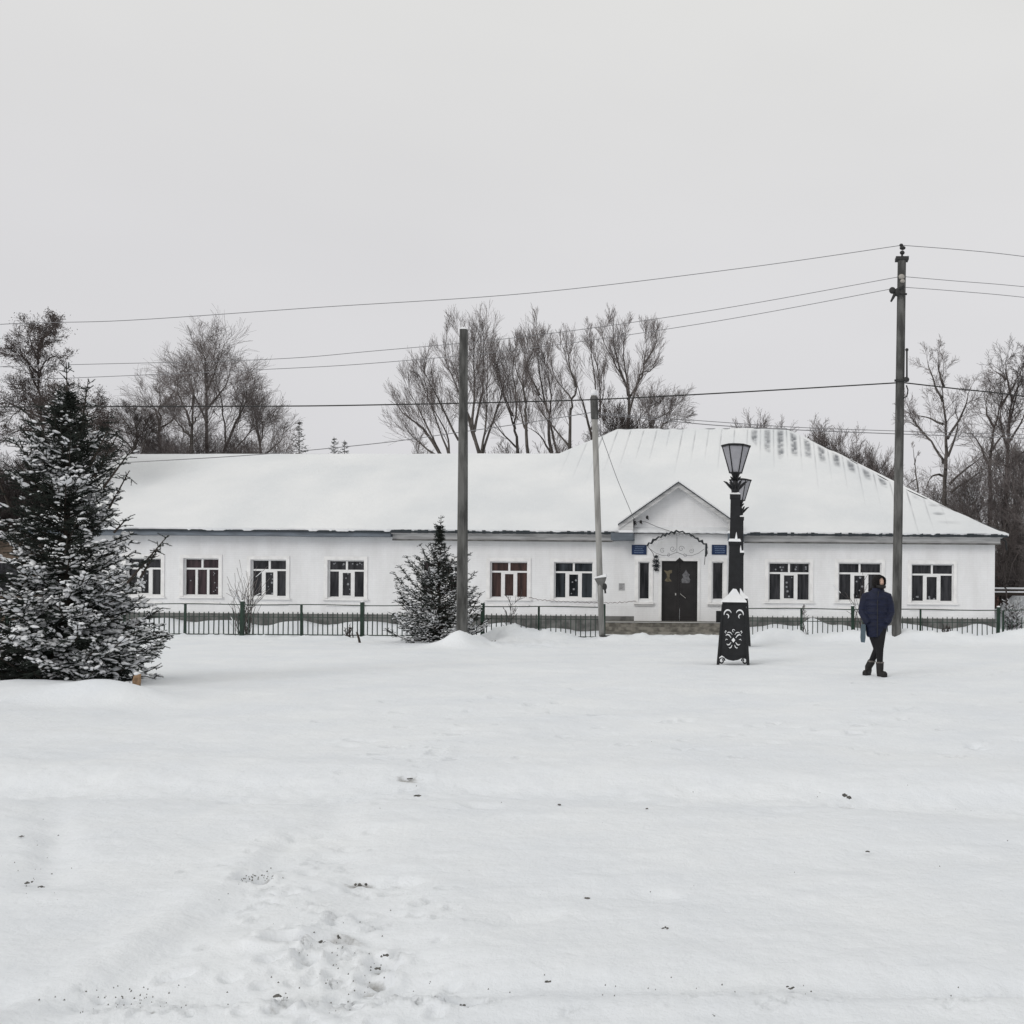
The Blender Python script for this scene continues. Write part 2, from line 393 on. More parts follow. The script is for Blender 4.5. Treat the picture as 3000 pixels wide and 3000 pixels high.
def height(X, Y):
    X = np.asarray(X, float); Y = np.asarray(Y, float)
    near = np.clip((60 - Y) / 30, 0, 1)
    h = near * (fbm(X * 0.25, Y * 0.4, 3, 3) * 0.10 + fbm(X * 1.1, Y * 1.7, 9, 4) * 0.035 + fbm(X * 5, Y * 6, 21, 3) * 0.020 + np.clip(fbm(X * 2.3, Y * 4.0, 27, 4) - .02, 0, 1) * .05)
    px = X * SW / np.maximum(Y, 0.5) + PX
    # foot of the wall: drifted snow between fence and house
    drift = (0.27 + 0.075 * np.sin(X * 2.6 + 0.8) + 0.26 * fbm(X * 0.9, X * 0 + 1.3, 5, 3))
    drift = drift + 0.38 * np.exp(-((px - 1533) / 22) ** 2) - 0.28 * np.exp(-((px - 1090) / 45) ** 2)
    gate = 1 / (1 + np.exp(-(px - 1138) / 5)) * 1 / (1 + np.exp((px - 1372) / 5))
    h = h + drift * (1 - gate) * np.clip((Y - 34.2) / 1.9, 0, 1) * np.clip((FY + 0.4 - Y) / 0.3, 0, 1)
    # ploughed bank in front of the fence
    bank = 0.30 * np.exp(-((px - 1010) / 75) ** 4) + 0.10 * np.exp(-((px - 1250) / 90) ** 4) + 0.25 / (1 + np.exp(-(px - 1415) / 10)) + 0.04
    bank = bank * (1 + 1.3 * fbm(X * 1.4, Y * 1.1 + 4.2, 8, 5)) + .30 * np.clip(fbm(X * 3.6, Y * 3.6, 58, 4), -.05, 1)
    w = np.exp(-((Y - 30.6) / 0.85) ** 2)
    h = h + bank * w
    def bump(px_, Yc, hh, rx, ry):
        return hh * np.exp(-((X - XW(px_, Yc)) / rx) ** 2 - ((Y - Yc) / ry) ** 2)
    h = h + bump(868, 26.6, 0.36, 0.42, 0.5) + bump(905, 27.4, 0.22, 0.35, 0.5) + bump(835, 26.8, .10, .5, .5)
    h = h + bump(190, 13.6, 0.27, 0.8, 0.45) + bump(-40, 14.3, 0.12, 1.2, 0.8) + bump(80, 14.2, 0.12, 0.8, 0.8)
    h = h + bump(950, 31.0, 0.18, 0.7, 0.5) + bump(1160, 30.2, 0.10, 0.4, 0.4) + bump(1330, 30.6, 0.12, 0.6, 0.5)
    h = h + bump(1935, 42.5, 1.15, 1.5, 1.6) + bump(1990, 43, 1.2, 1.8, 1.8)
    h = h + .30 * fbm(X * 4.2, Y * 4.2, 63, 4) * np.exp(-((px - 960) / 120) ** 4) * np.exp(-((Y - 28.8) / 2.6) ** 4)
    # lamp pedestal sits in a shallow hollow
    h = h - bump(1384, 21.2, .05, .5, .4)
    return h

def ground():
    ys = [0.25]
    while ys[-1] < 900:
        y = ys[-1]
        ys.append(y + max(0.012, y * (0.0055 if y < 44 else 0.03)))
    ys = np.array(ys)
    t = np.concatenate([-np.geomspace(9, 0.92, 26)[:-1], np.linspace(-0.92, 0.40, 380), np.geomspace(0.40, 9, 30)[1:]])
    YY, TT = np.meshgrid(ys, t, indexing='ij')
    X = TT * (YY + 0.6); Y = YY + 0.0
    H = height(X, Y)
    dirt = np.zeros_like(X)
    # footprints: a pressed hollow with a raised rim and some dirt and painted-in shade in it
    r2 = random.Random(3)
    allf = list(foot_px)
    for k in range(70):      # trampled patch at the near left
        allf.append((r2.gauss(640, 90), r2.gauss(1850, 60), r2.uniform(.02, .045), r2.uniform(.1, .7)))
    for k in range(60):
        allf.append((r2.uniform(180, 900), r2.gauss(1902, 16), r2.uniform(.015, .035), r2.uniform(.2, .9)))
    for k in range(60):
        allf.append((r2.uniform(900, 1900), r2.gauss(1895, 16), r2.uniform(.012, .03), r2.uniform(.1, .7)))
    for k in range(26):
        allf.append((r2.gauss(240, 50), r2.gauss(1893, 18), r2.uniform(.015, .035), r2.uniform(.3, .9)))
    for k in range(16):      # old prints crossing the square
        allf.append((770 + 12 * k + r2.gauss(0, 5) - 14 * (k % 2), 1480 - 14 * k, .06, .25))
    for k in range(14):
        allf.append((1672 + 19 * k, 1279 + r2.gauss(0, 2) - 1.2 * k + 3 * (k % 2), .10, .4))
    for k in range(120):     # churned snow
        allf.append((r2.gauss(610, 120), r2.gauss(1700, 110), r2.uniform(.015, .05), r2.uniform(.0, .3)))
    for k in range(90):
        allf.append((r2.uniform(600, 1932), r2.uniform(1300, 1440), r2.uniform(.05, .14), r2.uniform(.05, .28)))
    for px, py, rad, d in allf:
        gx, gy = G(px, py)
        i0, i1 = np.searchsorted(ys, gy - rad * 3), np.searchsorted(ys, gy + rad * 3)
        if i1 <= i0: continue
        sx = X[i0:i1]; sy = Y[i0:i1]
        a = r2.uniform(-.6, .6); ca, sa = math.cos(a), math.sin(a)
        dx = (sx - gx) * ca + (sy - gy) * sa; dy = -(sx - gx) * sa + (sy - gy) * ca
        wob = 1 + 0.7 * fbm(sx * 9, sy * 9, 31, 2)
        q = np.sqrt((dx / rad) ** 2 + (dy / (rad * .62)) ** 2) * wob
        dep = min(0.06, rad * 0.55) if rad < .11 else 0.022
        H[i0:i1] += -dep * np.exp(-q ** 4 * 1.2) + (0.35 if rad < .11 else .12) * dep * np.exp(-((q - 1.35) / .35) ** 2)
        dirt[i0:i1] = np.maximum(dirt[i0:i1], 0.85 * d * np.exp(-q ** 2 * 1.6))  # dirt colour, raised so the prints look shaded
    for pl, hw, dep in tracks:
        P = [G(a, b) for a, b in pl]
        y0 = min(p[1] for p in P) - 2; y1 = max(p[1] for p in P) + 2
        i0, i1 = np.searchsorted(ys, y0), np.searchsorted(ys, y1)
        sx = X[i0:i1]; sy = Y[i0:i1]; best = np.full(sx.shape, 1e9)
        for (ax, ay), (bx, by) in zip(P[:-1], P[1:]):
            L2 = (bx - ax) ** 2 + (by - ay) ** 2
            tt = np.clip(((sx - ax) * (bx - ax) + (sy - ay) * (by - ay)) / L2, 0, 1)
            best = np.minimum(best, np.hypot(sx - ax - tt * (bx - ax), sy - ay - tt * (by - ay)))
        q = best / hw * (1 + 0.9 * fbm(sx * 1.2, sy * 1.2, 44, 3))
        amp = dep * 1.5 * (0.8 + 1.6 * fbm(sx * .5, sy * .5, 77, 2)) + abs(dep) * .5 * fbm(sx * 9, sy * 9, 71, 3)
        H[i0:i1] += amp * np.exp(-q ** 2)
    # trodden way to the door
    pxs = X * SW / np.maximum(Y, 1) + PX
    gate = 1 / (1 + np.exp(-(pxs - 1145) / 4)) * 1 / (1 + np.exp((pxs - 1372) / 4))
    dirt = np.maximum(dirt, 0.62 * gate * np.clip((Y - 30.9) / 0.8, 0, 1) * np.clip((37 - Y) / 0.5, 0, 1) * (0.75 + 0.9 * fbm(X * 1.2, Y * .7, 90, 3)))
    # far land rises a little so the sheet closes the horizon
    V = np.stack([X, Y, H], -1).reshape(-1, 3)
    nr, nc = X.shape
    idx = np.arange(nr * nc).reshape(nr, nc)
    F = np.stack([idx[:-1, :-1], idx[:-1, 1:], idx[1:, 1:], idx[1:, :-1]], -1).reshape(-1, 4)
    # bring the sheet back behind the camera
    base = len(V)
    back = np.stack([np.linspace(-40, 40, nc), np.full(nc, -40.0), np.zeros(nc)], -1)
    V = np.vstack([V, back])
    Fb = np.stack([base + np.arange(nc - 1), base + np.arange(1, nc), idx[0, 1:], idx[0, :-1]], -1)
    o = np_obj('ground', V, [F, Fb], M['ground'], None, True, {'dirt': np.concatenate([dirt.ravel(), np.zeros(nc)])})
    tag(o, kind='structure')
ground()
def gz(x, y): return float(height(np.array([x]), np.array([y]))[0])

# ------------------------------------------------------------------ the long white house
def Zf(px, py, Y=FY): return W(px, py, Y).z
def Xf(px, py, Y=FY): return W(px, py, Y).x

HX0, HX1 = -25.85, Xf(1876.9, 1080)
EAVE_Z, EAVE_Y, SL = 3.55, 36.25, 0.58
house = thing('school_building', 'long single-storey white painted brick building with a snow covered hipped roof and a gabled entrance', 'building', (0, FY, 0))

WIN = [  # px0, px1, py0, py1, glass, decoration
    (238, 303.8, 1053, 1123, 'glass', 'mid'),
    (346.3, 412.5, 1053.5, 1123.5, 'glass_plum', 'right'),
    (473.2, 539.8, 1056, 1126, 'glass', 'mid'),
    (618.4, 686.8, 1057, 1127.6, 'glass', 'top'),
    (796, 867, 1058.5, 1128.5, 'glass_plum', ''),
    (924.6, 995, 1059.8, 1127.8, 'glass_brown', ''),
    (1045.3, 1118.2, 1060.6, 1129, 'glass_blue', 'few'),
    (1450, 1527.7, 1061.5, 1133, 'glass', 'top'),
    (1581.8, 1662.7, 1062, 1133.5, 'glass', 'mid'),
    (1719.5, 1798.6, 1064.4, 1135.5, 'glass', 'low')]
SIDE = [(1204.5, 1225.2, 1060, 1131), (1343, 1364.4, 1060, 1131.5)]
DOOR = (1248, 1315.7, 1058.5, 1172)
PORT_X0, PORT_X1 = Xf(1199, 1050), Xf(1374, 1050)
PORT_Y = FY - 0.30

def rectpx(r, Y=FY):
    cx, cy = (r[0] + r[1]) / 2, (r[2] + r[3]) / 2
    return Xf(r[0], cy, Y), Xf(r[1], cy, Y), Zf(cx, r[3], Y), Zf(cx, r[2], Y)

def wall_holes(mb, x0, x1, z0, z1, y, holes, depth):
    xs = sorted({x0, x1, *[h[0] for h in holes], *[h[1] for h in holes]}); zs = sorted({z0, z1, *[h[2] for h in holes], *[h[3] for h in holes]})
    for i in range(len(xs) - 1):
        for j in range(len(zs) - 1):
            cx, cz = (xs[i] + xs[i + 1]) / 2, (zs[j] + zs[j + 1]) / 2
            if any(h[0] < cx < h[1] and h[2] < cz < h[3] for h in holes): continue
            mb.quad((xs[i], y, zs[j]), (xs[i + 1], y, zs[j]), (xs[i + 1], y, zs[j + 1]), (xs[i], y, zs[j + 1]))
    for a, b, c, d in holes:
        mb.quad((a, y, c), (a, y, d), (a, y + depth, d), (a, y + depth, c)); mb.quad((b, y, d), (b, y, c), (b, y + depth, c), (b, y + depth, d))
        mb.quad((a, y, d), (b, y, d), (b, y + depth, d), (a, y + depth, d)); mb.quad((b, y, c), (a, y, c), (a, y + depth, c), (b, y + depth, c))

WT = 3.66    # top of the walls
BACK_L, BACK_R = 48.3, 53.6
JX = XW(1055, 42.0)
PLZ = 0.58
mb = MB()
hl = [rectpx(w) for w in WIN if w[1] < 1190]; hr = [rectpx(w) for w in WIN if w[0] > 1400]
wall_holes(mb, HX0, PORT_X0, PLZ, WT, FY, hl, 0.20)
wall_holes(mb, PORT_X1, HX1, PLZ, WT, FY, hr, 0.20)
mb.quad((HX1, FY, PLZ), (HX1, BACK_R, PLZ), (HX1, BACK_R, WT), (HX1, FY, WT))
mb.quad((HX0, BACK_L, PLZ), (HX0, FY, PLZ), (HX0, FY, WT), (HX0, BACK_L, WT))
mb.quad((JX, BACK_L, PLZ), (HX0, BACK_L, PLZ), (HX0, BACK_L, WT), (JX, BACK_L, WT))
mb.quad((HX1, BACK_R, PLZ), (JX, BACK_R, PLZ), (JX, BACK_R, WT), (HX1, BACK_R, WT))
mb.quad((JX, BACK_R, PLZ), (JX, BACK_L, PLZ), (JX, BACK_L, WT), (JX, BACK_R, WT))
mb.build('wall', M['wall'], house)
mb = MB()
mb.box(HX0 - .04, PORT_X0 - .002, FY - .05, BACK_L, -0.3, PLZ).box(PORT_X1 + .002, HX1 + .04, FY - .05, BACK_R, -0.3, PLZ).box(PORT_X0 + .02, PORT_X1 - .02, PORT_Y + .02, FY + .5, -.3, Zf(1280, 1172, PORT_Y) - .012)
mb.build('plinth', M['plinth'], house)

# windows
def add_window(w, idx):
    x0, x1, z0, z1 = rectpx(w); ww, hh = x1 - x0, z1 - z0
    yf = FY + 0.09
    fr = MB(); e = 0.035
    fr.box(x0, x1, yf, yf + .06, z1 - e, z1).box(x0, x1, yf, yf + .06, z0, z0 + e)
    fr.box(x0, x0 + e, yf, yf + .06, z0 + e, z1 - e).box(x1 - e, x1, yf, yf + .06, z0 + e, z1 - e)
    bt = z1 - hh * 0.275
    fr.box(x0 + e, x1 - e, yf - .004, yf + .055, bt - .035, bt + .03)                 # transom
    fr.box(x0 + ww * .5 - .04, x0 + ww * .5 + .03, yf, yf + .05, bt + .03, z1 - e)    # upper mullion
    m1, m2 = x0 + ww * .335, x0 + ww * .665
    wd = .045 if idx == 1 else .075
    for m_ in (m1, m2): fr.box(m_ - wd, m_ + wd * .8, yf, yf + .05, z0 + e, bt - .035)
    if idx != 1:
        fr.box(m1 + wd * .8, m2 - wd, yf - .006, yf + .045, bt - .085, bt - .035).box(m1 + wd * .8, m2 - wd, yf - .006, yf + .045, z0 + e, z0 + e + .04)
    f = fr.build('window', M['frame'], house)
    MB().quad((x0, yf + .04, z0), (x1, yf + .04, z0), (x1, yf + .04, z1), (x0, yf + .04, z1)).build('pane', M[w[4]], f)
    # snow-dusted outer sill and a flat plaster surround
    MB().box(x0 - .17, x1 + .17, FY - .09, FY + .085, z0 - .10, z0 - .045).box(x0 - .06, x1 + .06, FY - .045, FY - .002, z0 - .30, z0 - .24).build('sill', M['trim'], f)
    t = MB(); a = .13
    t.box(x0 - a, x0 - .005, FY - .03, FY - .001, z0 - .04, z1 + a).box(x1 + .005, x1 + a, FY - .03, FY - .001, z0 - .04, z1 + a).box(x0 - .005, x1 + .005, FY - .03, FY - .001, z1 + .005, z1 + a)
    t.build('surround', M['trim'], f)
    # paper snowflakes and figures stuck to the inside of the glass
    spots = []
    r = random.Random(idx * 7 + 1)
    if w[5] in ('mid', 'top', 'few'): spots += [(.5 + r.uniform(-.07, .07), .12 + .5 * k / 4 + r.uniform(-.03, .03), r.uniform(.025, .06)) for k in range(5 if w[5] != 'few' else 2)]
    if w[5] == 'top': spots += [(r.uniform(.08, .42) if k % 2 else r.uniform(.58, .92), r.uniform(.79, .93), r.uniform(.02, .05)) for k in range(8)]
    if w[5] == 'right': spots += [(.84 + r.uniform(-.06, .06), r.uniform(.1, .65), r.uniform(.02, .045)) for k in range(7)] + [(.15, .4, .03)]
    if w[5] == 'low': spots += [(r.uniform(.06, .6), r.uniform(.07, .14), r.uniform(.02, .06)) for k in range(7)]
    if w[5] == 'few': spots += [(.46, .45, .04), (.55, .5, .05)]
    for (u, v, s) in spots:
        cx, cz, yy = x0 + u * ww, z0 + v * hh, yf + .036
        n = 12; pts = []
        for k in range(n):
            q = s * (1 if k % 2 == 0 else .45); pts.append((cx + q * math.cos(k * 2 * math.pi / n), yy, cz + q * math.sin(k * 2 * math.pi / n)))
        MB().poly(pts).build('paper_snowflake', M['paper'], f)
for i, w in enumerate(WIN): add_window(w, i)

# entrance bay with its gable
AP = W(1280, 909, 36.0); CL = W(1166, 989, 36.0); CR = W(1395, 990, 36.0)
bx0, bx1, bz0, bz1 = *rectpx(DOOR, PORT_Y)[:2], *rectpx(DOOR, PORT_Y)[2:]
holes = [(bx0, bx1, bz0, bz1)] + [rectpx(s, PORT_Y) for s in SIDE]
mb = MB()
topz = 3.60
wall_holes(mb, PORT_X0, PORT_X1, bz0 - .0, topz, PORT_Y, holes, 0.18)
def gline(x): # underside of the gable at x
    if x < AP.x: return CL.z + (AP.z - CL.z) * (x - CL.x) / (AP.x - CL.x)
    return CR.z + (AP.z - CR.z) * (CR.x - x) / (CR.x - AP.x)
mb.poly([(PORT_X0, PORT_Y, topz), (PORT_X1, PORT_Y, topz), (PORT_X1, PORT_Y, gline(PORT_X1) - .05), (AP.x, PORT_Y, AP.z - .05), (PORT_X0, PORT_Y, gline(PORT_X0) - .05)])
mb.quad((PORT_X0, FY, bz0), (PORT_X0, PORT_Y, bz0), (PORT_X0, PORT_Y, gline(PORT_X0) - .05), (PORT_X0, FY, gline(PORT_X0) - .05))
mb.quad((PORT_X1, PORT_Y, bz0), (PORT_X1, FY, bz0), (PORT_X1, FY, gline(PORT_X1) - .05), (PORT_X1, PORT_Y, gline(PORT_X1) - .05))
mb.build('entrance_wall', M['wall'], house)
# gable roof (two thin slabs running back into the main roof) and its boxed ends
g = MB()
for c, sgn in ((CL, 1), (CR, -1)):
    for yy0, yy1, th, up in ((36.0, 41.2, .045, 0),):
        a0, a1 = Vector((c.x, yy0, c.z)), Vector((AP.x, yy0, AP.z))
        b0, b1 = Vector((c.x, yy1, c.z)), Vector((AP.x, yy1, AP.z)); t = Vector((0, 0, th))
        g.frustum([[a0, a1, a1 - t, a0 - t], [b0, b1, b1 - t, b0 - t]])
gr = g.build('gable_roof', M['soffit'], house)
g = MB()
for c in (CL, CR):
    a0, a1 = Vector((c.x, 35.975, c.z + .005)), Vector((AP.x, 35.975, AP.z + .005)); t = Vector((0, 0, .04)); d = Vector((0, .023, 0))
    g.frustum([[a0, a1, a1 - t, a0 - t], [a0 + d, a1 + d, a1 - t + d, a0 - t + d]])
g.build('roof_edge', M['drip'], gr)
g = MB()
for c in (CL, CR):
    a0, a1 = Vector((c.x, 36.02, c.z)), Vector((AP.x, 36.02, AP.z)); b0, b1 = a0 + Vector((0, 5.1, 0)), a1 + Vector((0, 5.1, 0)); t0, t1 = Vector((0, 0, .002)), Vector((0, 0, .07))
    g.frustum([[a0 + t1, a1 + t1, a1 + t0, a0 + t0], [b0 + t1, b1 + t1, b1 + t0, b0 + t0]])
g.build('gable_snow', M['snow'], gr)
g = MB()
for c in (CL, CR):                     # pale barge board along the rake
    a0, a1 = Vector((c.x, 36.06, c.z - .05)), Vector((AP.x, 36.06, AP.z - .05)); t = Vector((0, 0, .14)); d = Vector((0, .03, 0))
    g.frustum([[a0, a1, a1 - t, a0 - t], [a0 + d, a1 + d, a1 - t + d, a0 - t + d]])
for xa, xb in ((CL.x + .03, PORT_X0 - .003), (PORT_X1 + .003, CR.x - .03)):
    hz = gline(xb if xa < AP.x else xa) - .10
    g.poly([(xa, 36.10, EAVE_Z - .02), (xb, 36.10, EAVE_Z - .02), (xb, 36.10, gline(xb) - .09), (xa, 36.10, gline(xa) - .09)])
g.build('barge_board', M['soffit'], house)
g = MB()
for xa, xb in ((CL.x + .03, PORT_X0 - .003), (PORT_X1 + .003, CR.x - .03)):
    MB().box(xa, xb, 35.95, 36.5, EAVE_Z - .01, EAVE_Z + .07).build('ledge_snow', M['snow'], house)
g = MB()
for xa, xb in ((CL.x - .25, PORT_X0 - .003), (PORT_X1 + .003, CR.x + .15)):
    MB().box(xa, xb, 36.0, FY - .01, EAVE_Z - .27, EAVE_Z - .012).build('eave_box', M['fascia'], house)

# side lights
for s in SIDE:
    x0, x1, z0, z1 = rectpx(s, PORT_Y); y = PORT_Y + .09
    fr = MB(); e = .035
    fr.box(x0, x1, y, y + .05, z1 - e, z1).box(x0, x1, y, y + .05, z0, z0 + e).box(x0, x0 + e, y, y + .05, z0 + e, z1 - e).box(x1 - e, x1, y, y + .05, z0 + e, z1 - e)
    f = fr.build('side_window', M['frame'], house)
    MB().quad((x0, y + .03, z0), (x1, y + .03, z0), (x1, y + .03, z1), (x0, y + .03, z1)).build('pane', M['glass'], f)
    MB().box(x0 - .16, x1 + .16, PORT_Y - .10, PORT_Y + .085, z0 - .17, z0 - .10).build('sill', M['trim'], f)
    MB().box(x0 - .14, x1 + .14, PORT_Y - .06, PORT_Y - .002, z0 - .23, z0 - .175).build('sill_board', M['soffit'], f)
    t = MB(); a = .13
    t.box(x0 - a, x0 - .005, PORT_Y - .03, PORT_Y - .001, z0 - .09, z1 + a).box(x1 + .005, x1 + a, PORT_Y - .03, PORT_Y - .001, z0 - .09, z1 + a).box(x0 - .005, x1 + .005, PORT_Y - .03, PORT_Y - .001, z1 + .005, z1 + a)
    t.build('surround', M['trim'], f)
# door
y = PORT_Y + .12; mid = (bx0 + bx1) / 2
d = MB()
d.box(bx0, mid - .004, y, y + .05, bz0, bz1).box(mid + .004, bx1, y, y + .05, bz0, bz1)
for a, b in ((bx0, mid), (mid, bx1)):
    for z0_, z1_ in ((bz0 + .15, bz0 + .8), (bz0 + .95, bz0 + 1.95)):
        d.box(a + .1, b - .1, y - .018, y - .001, z0_, z1_)
door = d.build('door', M['door'], house)
d = MB(); d.box(bx0 - .10, bx0 - .003, PORT_Y - .025, PORT_Y - .001, bz0, bz1 + .1).box(bx1 + .003, bx1 + .10, PORT_Y - .025, PORT_Y - .001, bz0, bz1 + .1).box(bx0 - .003, bx1 + .003, PORT_Y - .025, PORT_Y - .001, bz1 + .003, bz1 + .1)
d.build('door_frame', M['trim'], door)
MB().tube([(mid + .02, y - .06, bz0 + .98), (mid + .22, y - .06, bz0 + .82)], .014, 8).build('handle', M['handle'], door)
MB().box(mid - .16, mid - .12, y - .07, y - .02, bz0 + .92, bz0 + 1.0).build('handle', M['handle'], door)
def star_patch(mb_, cx, cz, y_, prof):
    mb_.poly([(cx + a, y_, cz + b) for a, b in prof])
d = MB(); star_patch(d, bx0 + .22, bz0 + 1.62, y - .022, [(-.16, .2), (-.02, .16), (.05, .2), (.14, .2), (.14, .1), (.06, .06), (.05, -.1), (.14, -.2), (-.04, -.22), (-.12, -.18), (-.04, -.06), (-.05, .06)]); d.build('paper_bell', M['paper_y'], door)
d = MB(); star_patch(d, bx0 + .86, bz0 + 1.58, y - .022, [(-.14, -.22), (.12, -.22), (.16, -.1), (.1, 0), (.14, .08), (.06, .15), (0, .27), (-.06, .15), (-.14, .08), (-.1, 0), (-.16, -.1)]); d.build('paper_figure', mat('faded_paper', (.17,.17,.18), noise=.4, nscale=14), door)
# little carved crest on the lintel
MB().poly([(mid - .15, PORT_Y - .03, bz1 - .01), (mid + .15, PORT_Y - .03, bz1 - .01), (mid, PORT_Y - .03, bz1 + .12)]).build('door_crest', M['door'], door)

# arched entrance canopy with scroll-work
ARC = [(1222, 1031), (1228, 1025), (1238, 1019), (1250, 1013), (1262, 1007.5), (1275, 1005), (1288, 1005.5), (1300, 1010), (1312, 1016), (1324, 1024), (1332, 1031)]
CY = PORT_Y - 1.0
front = [W(a, b, CY) for a, b in ARC]
mbc = MB()
for a, b in zip(front[:-1], front[1:]):
    t = Vector((0, 0, .03)); k = Vector((0, .98, 0))
    mbc.frustum([[a, b, b + t, a + t], [a + k, b + k, b + t + k, a + t + k]])
can = mbc.build('canopy', M['canopy'], house)
sc = MB()
L0, R0 = front[0], front[-1]
cz0 = L0.z - .12
sc.tube([(L0.x, CY + .02, L0.z), (L0.x + .18, CY + .02, L0.z - .22), (L0.x + .2, CY + .9, L0.z - .6)], .014, 6)
sc.tube([(R0.x, CY + .02, R0.z), (R0.x - .02, CY + .02, R0.z - .22), (R0.x - .1, CY + .9, R0.z - .6)], .014, 6)
def spiral(mb_, cx, cz, y_, r, turns, a0, sgn, rad):
    pts = []
    for k in range(22):
        q = k / 21; an = a0 + sgn * turns * 2 * math.pi * q; rr = r * (1 - .8 * q)
        pts.append((cx + rr * math.cos(an), y_, cz + rr * math.sin(an)))
    mb_.tube(pts, rad, 5)
mx_ = (L0.x + R0.x) / 2
for sx in (-1, 1):
    sc.tube([(mx_ + sx * u, CY + .05, cz0 - .05 + v) for u, v in ((0, -.02), (.25, -.12), (.5, -.14), (.75, -.05), (.95, .1))], .009, 5)
    spiral(sc, mx_ + sx * .15, cz0 + .05, CY + .05, .11, 1.3, 0, sx, .008)
    spiral(sc, mx_ + sx * .5, cz0 - .02, CY + .05, .09, 1.3, 1, -sx, .008)
    spiral(sc, mx_ + sx * .3, cz0 - .17, CY + .05, .07, 1.2, 2, sx, .008)
sc.tube([(mx_, CY + .05, cz0 + .45), (mx_, CY + .05, cz0 - .1)], .009, 5)
sc.build('scrollwork', M['wire'], can)

# steps and landing
sx0, sx1 = XW(1140, 35.0), XW(1372, 35.0)
st = MB()
st.box(sx0 - .1, sx1, 35.3, PORT_Y + .2, -.2, bz0 - .01).box(sx0 - .1, sx1 + .05, 34.95, 35.297, -.2, bz0 - .17).box(sx0 - .05, sx1 + .1, 34.6, 34.947, -.2, bz0 - .32)
st.build('steps', M['step'], house)
st = MB()
st.box(sx0 - .05, sx1 - .1, 35.26, 35.299, bz0 - .02, bz0 - .0)
st.build('step_edge', M['soffit'], house)

# eaves: left part a deep blue-grey board, right part a paler moulded frieze under a ragged dark edge
EX0, EX1 = -26.45, Xf(1903, 1010, EAVE_Y)
XS = XW(735, EAVE_Y)
def strip(xa, xb, y0, y1, z0, z1, m, name, sag=0.0):
    b = MB(); n = max(2, int((xb - xa) / .6)); rr = []
    for i in range(n + 1):
        x = xa + (xb - xa) * i / n; s = sag * float(fbm(np.array([x * .5]), np.array([3.1]), 6, 2)[0])
        rr.append([(x, y0, z0 + s), (x, y1, z0 + s), (x, y1, z1 + s), (x, y0, z1 + s)])
    b.frustum(rr); return b.build(name, m, house)
strip(EX0 + .1, XS, EAVE_Y + .04, FY - .02, EAVE_Z - .20, EAVE_Z - .02, M['fascia'], 'eave_board', .05)
strip(XS + .003, CL.x - .26, EAVE_Y + .25, FY - .02, EAVE_Z - .30, EAVE_Z - .03, M['soffit'], 'frieze', .03)
strip(CR.x + .16, HX1 + .12, EAVE_Y + .25, FY - .02, EAVE_Z - .30, EAVE_Z - .03, M['soffit'], 'frieze', .03)
for xa, xb in ((XS + .01, CL.x - .27), (CR.x + .17, HX1 + .15)):
    strip(xa, xb, EAVE_Y + .20, EAVE_Y + .247, EAVE_Z - .325, EAVE_Z - .275, M['plinth'], 'frieze_moulding')
    strip(xa, xb, EAVE_Y + .06, EAVE_Y + .245, EAVE_Z - .10, EAVE_Z - .04, M['soffit'], 'soffit_board', .03)
# dark corrugated edge of the sheet roof
e = MB(); x = EX0 + .05; r = random.Random(5)
rows = []
while x < EX1 - .05:
    if CL.x < x < CR.x: x += .12; continue
    hgt = (0.022 if x < XS else r.uniform(.015, .07))
    e.box(x, min(x + .119, EX1), EAVE_Y - .03, EAVE_Y + .03, EAVE_Z - .05 - hgt * .3, EAVE_Z - .015 + hgt)
    x += .12
e.build('roof_edge', M['drip'], house)

# roof: the front slope is one fine sheet of snow on seamed metal, the rest plain slopes
def on_slope(px, py):
    d_ = (W(px, py, 1.0) - Vector((0, 0, EYE)))
    # z = EAVE_Z + SL*(Y-EAVE_Y) ; z = EYE + d.z*Y
    Y = (EAVE_Z - SL * EAVE_Y - EYE) / (d_.z - SL)
    return Vector((d_.x * Y, Y, EYE + d_.z * Y))
LH = on_slope(239, 859.5); EX0 = LH.x - .02
TOP = [Vector((EX0, EAVE_Y, EAVE_Z)), LH, on_slope(1055, 858.5), on_slope(1165, 812), on_slope(1482, 810), on_slope(1590, 862), on_slope(1690, 917), on_slope(1800, 967), Vector((EX1, EAVE_Y, EAVE_Z))]
tx = np.array([p.x for p in TOP]); tz = np.array([p.z for p in TOP]); tz[0] = tz[1]
nx, nv = 1500, 130
gx = np.linspace(EX0, EX1, nx); tv = np.linspace(0, 1, nv)
XX, VV = np.meshgrid(gx, tv, indexing='ij')
ZT = np.interp(gx, tx, tz)[:, None]
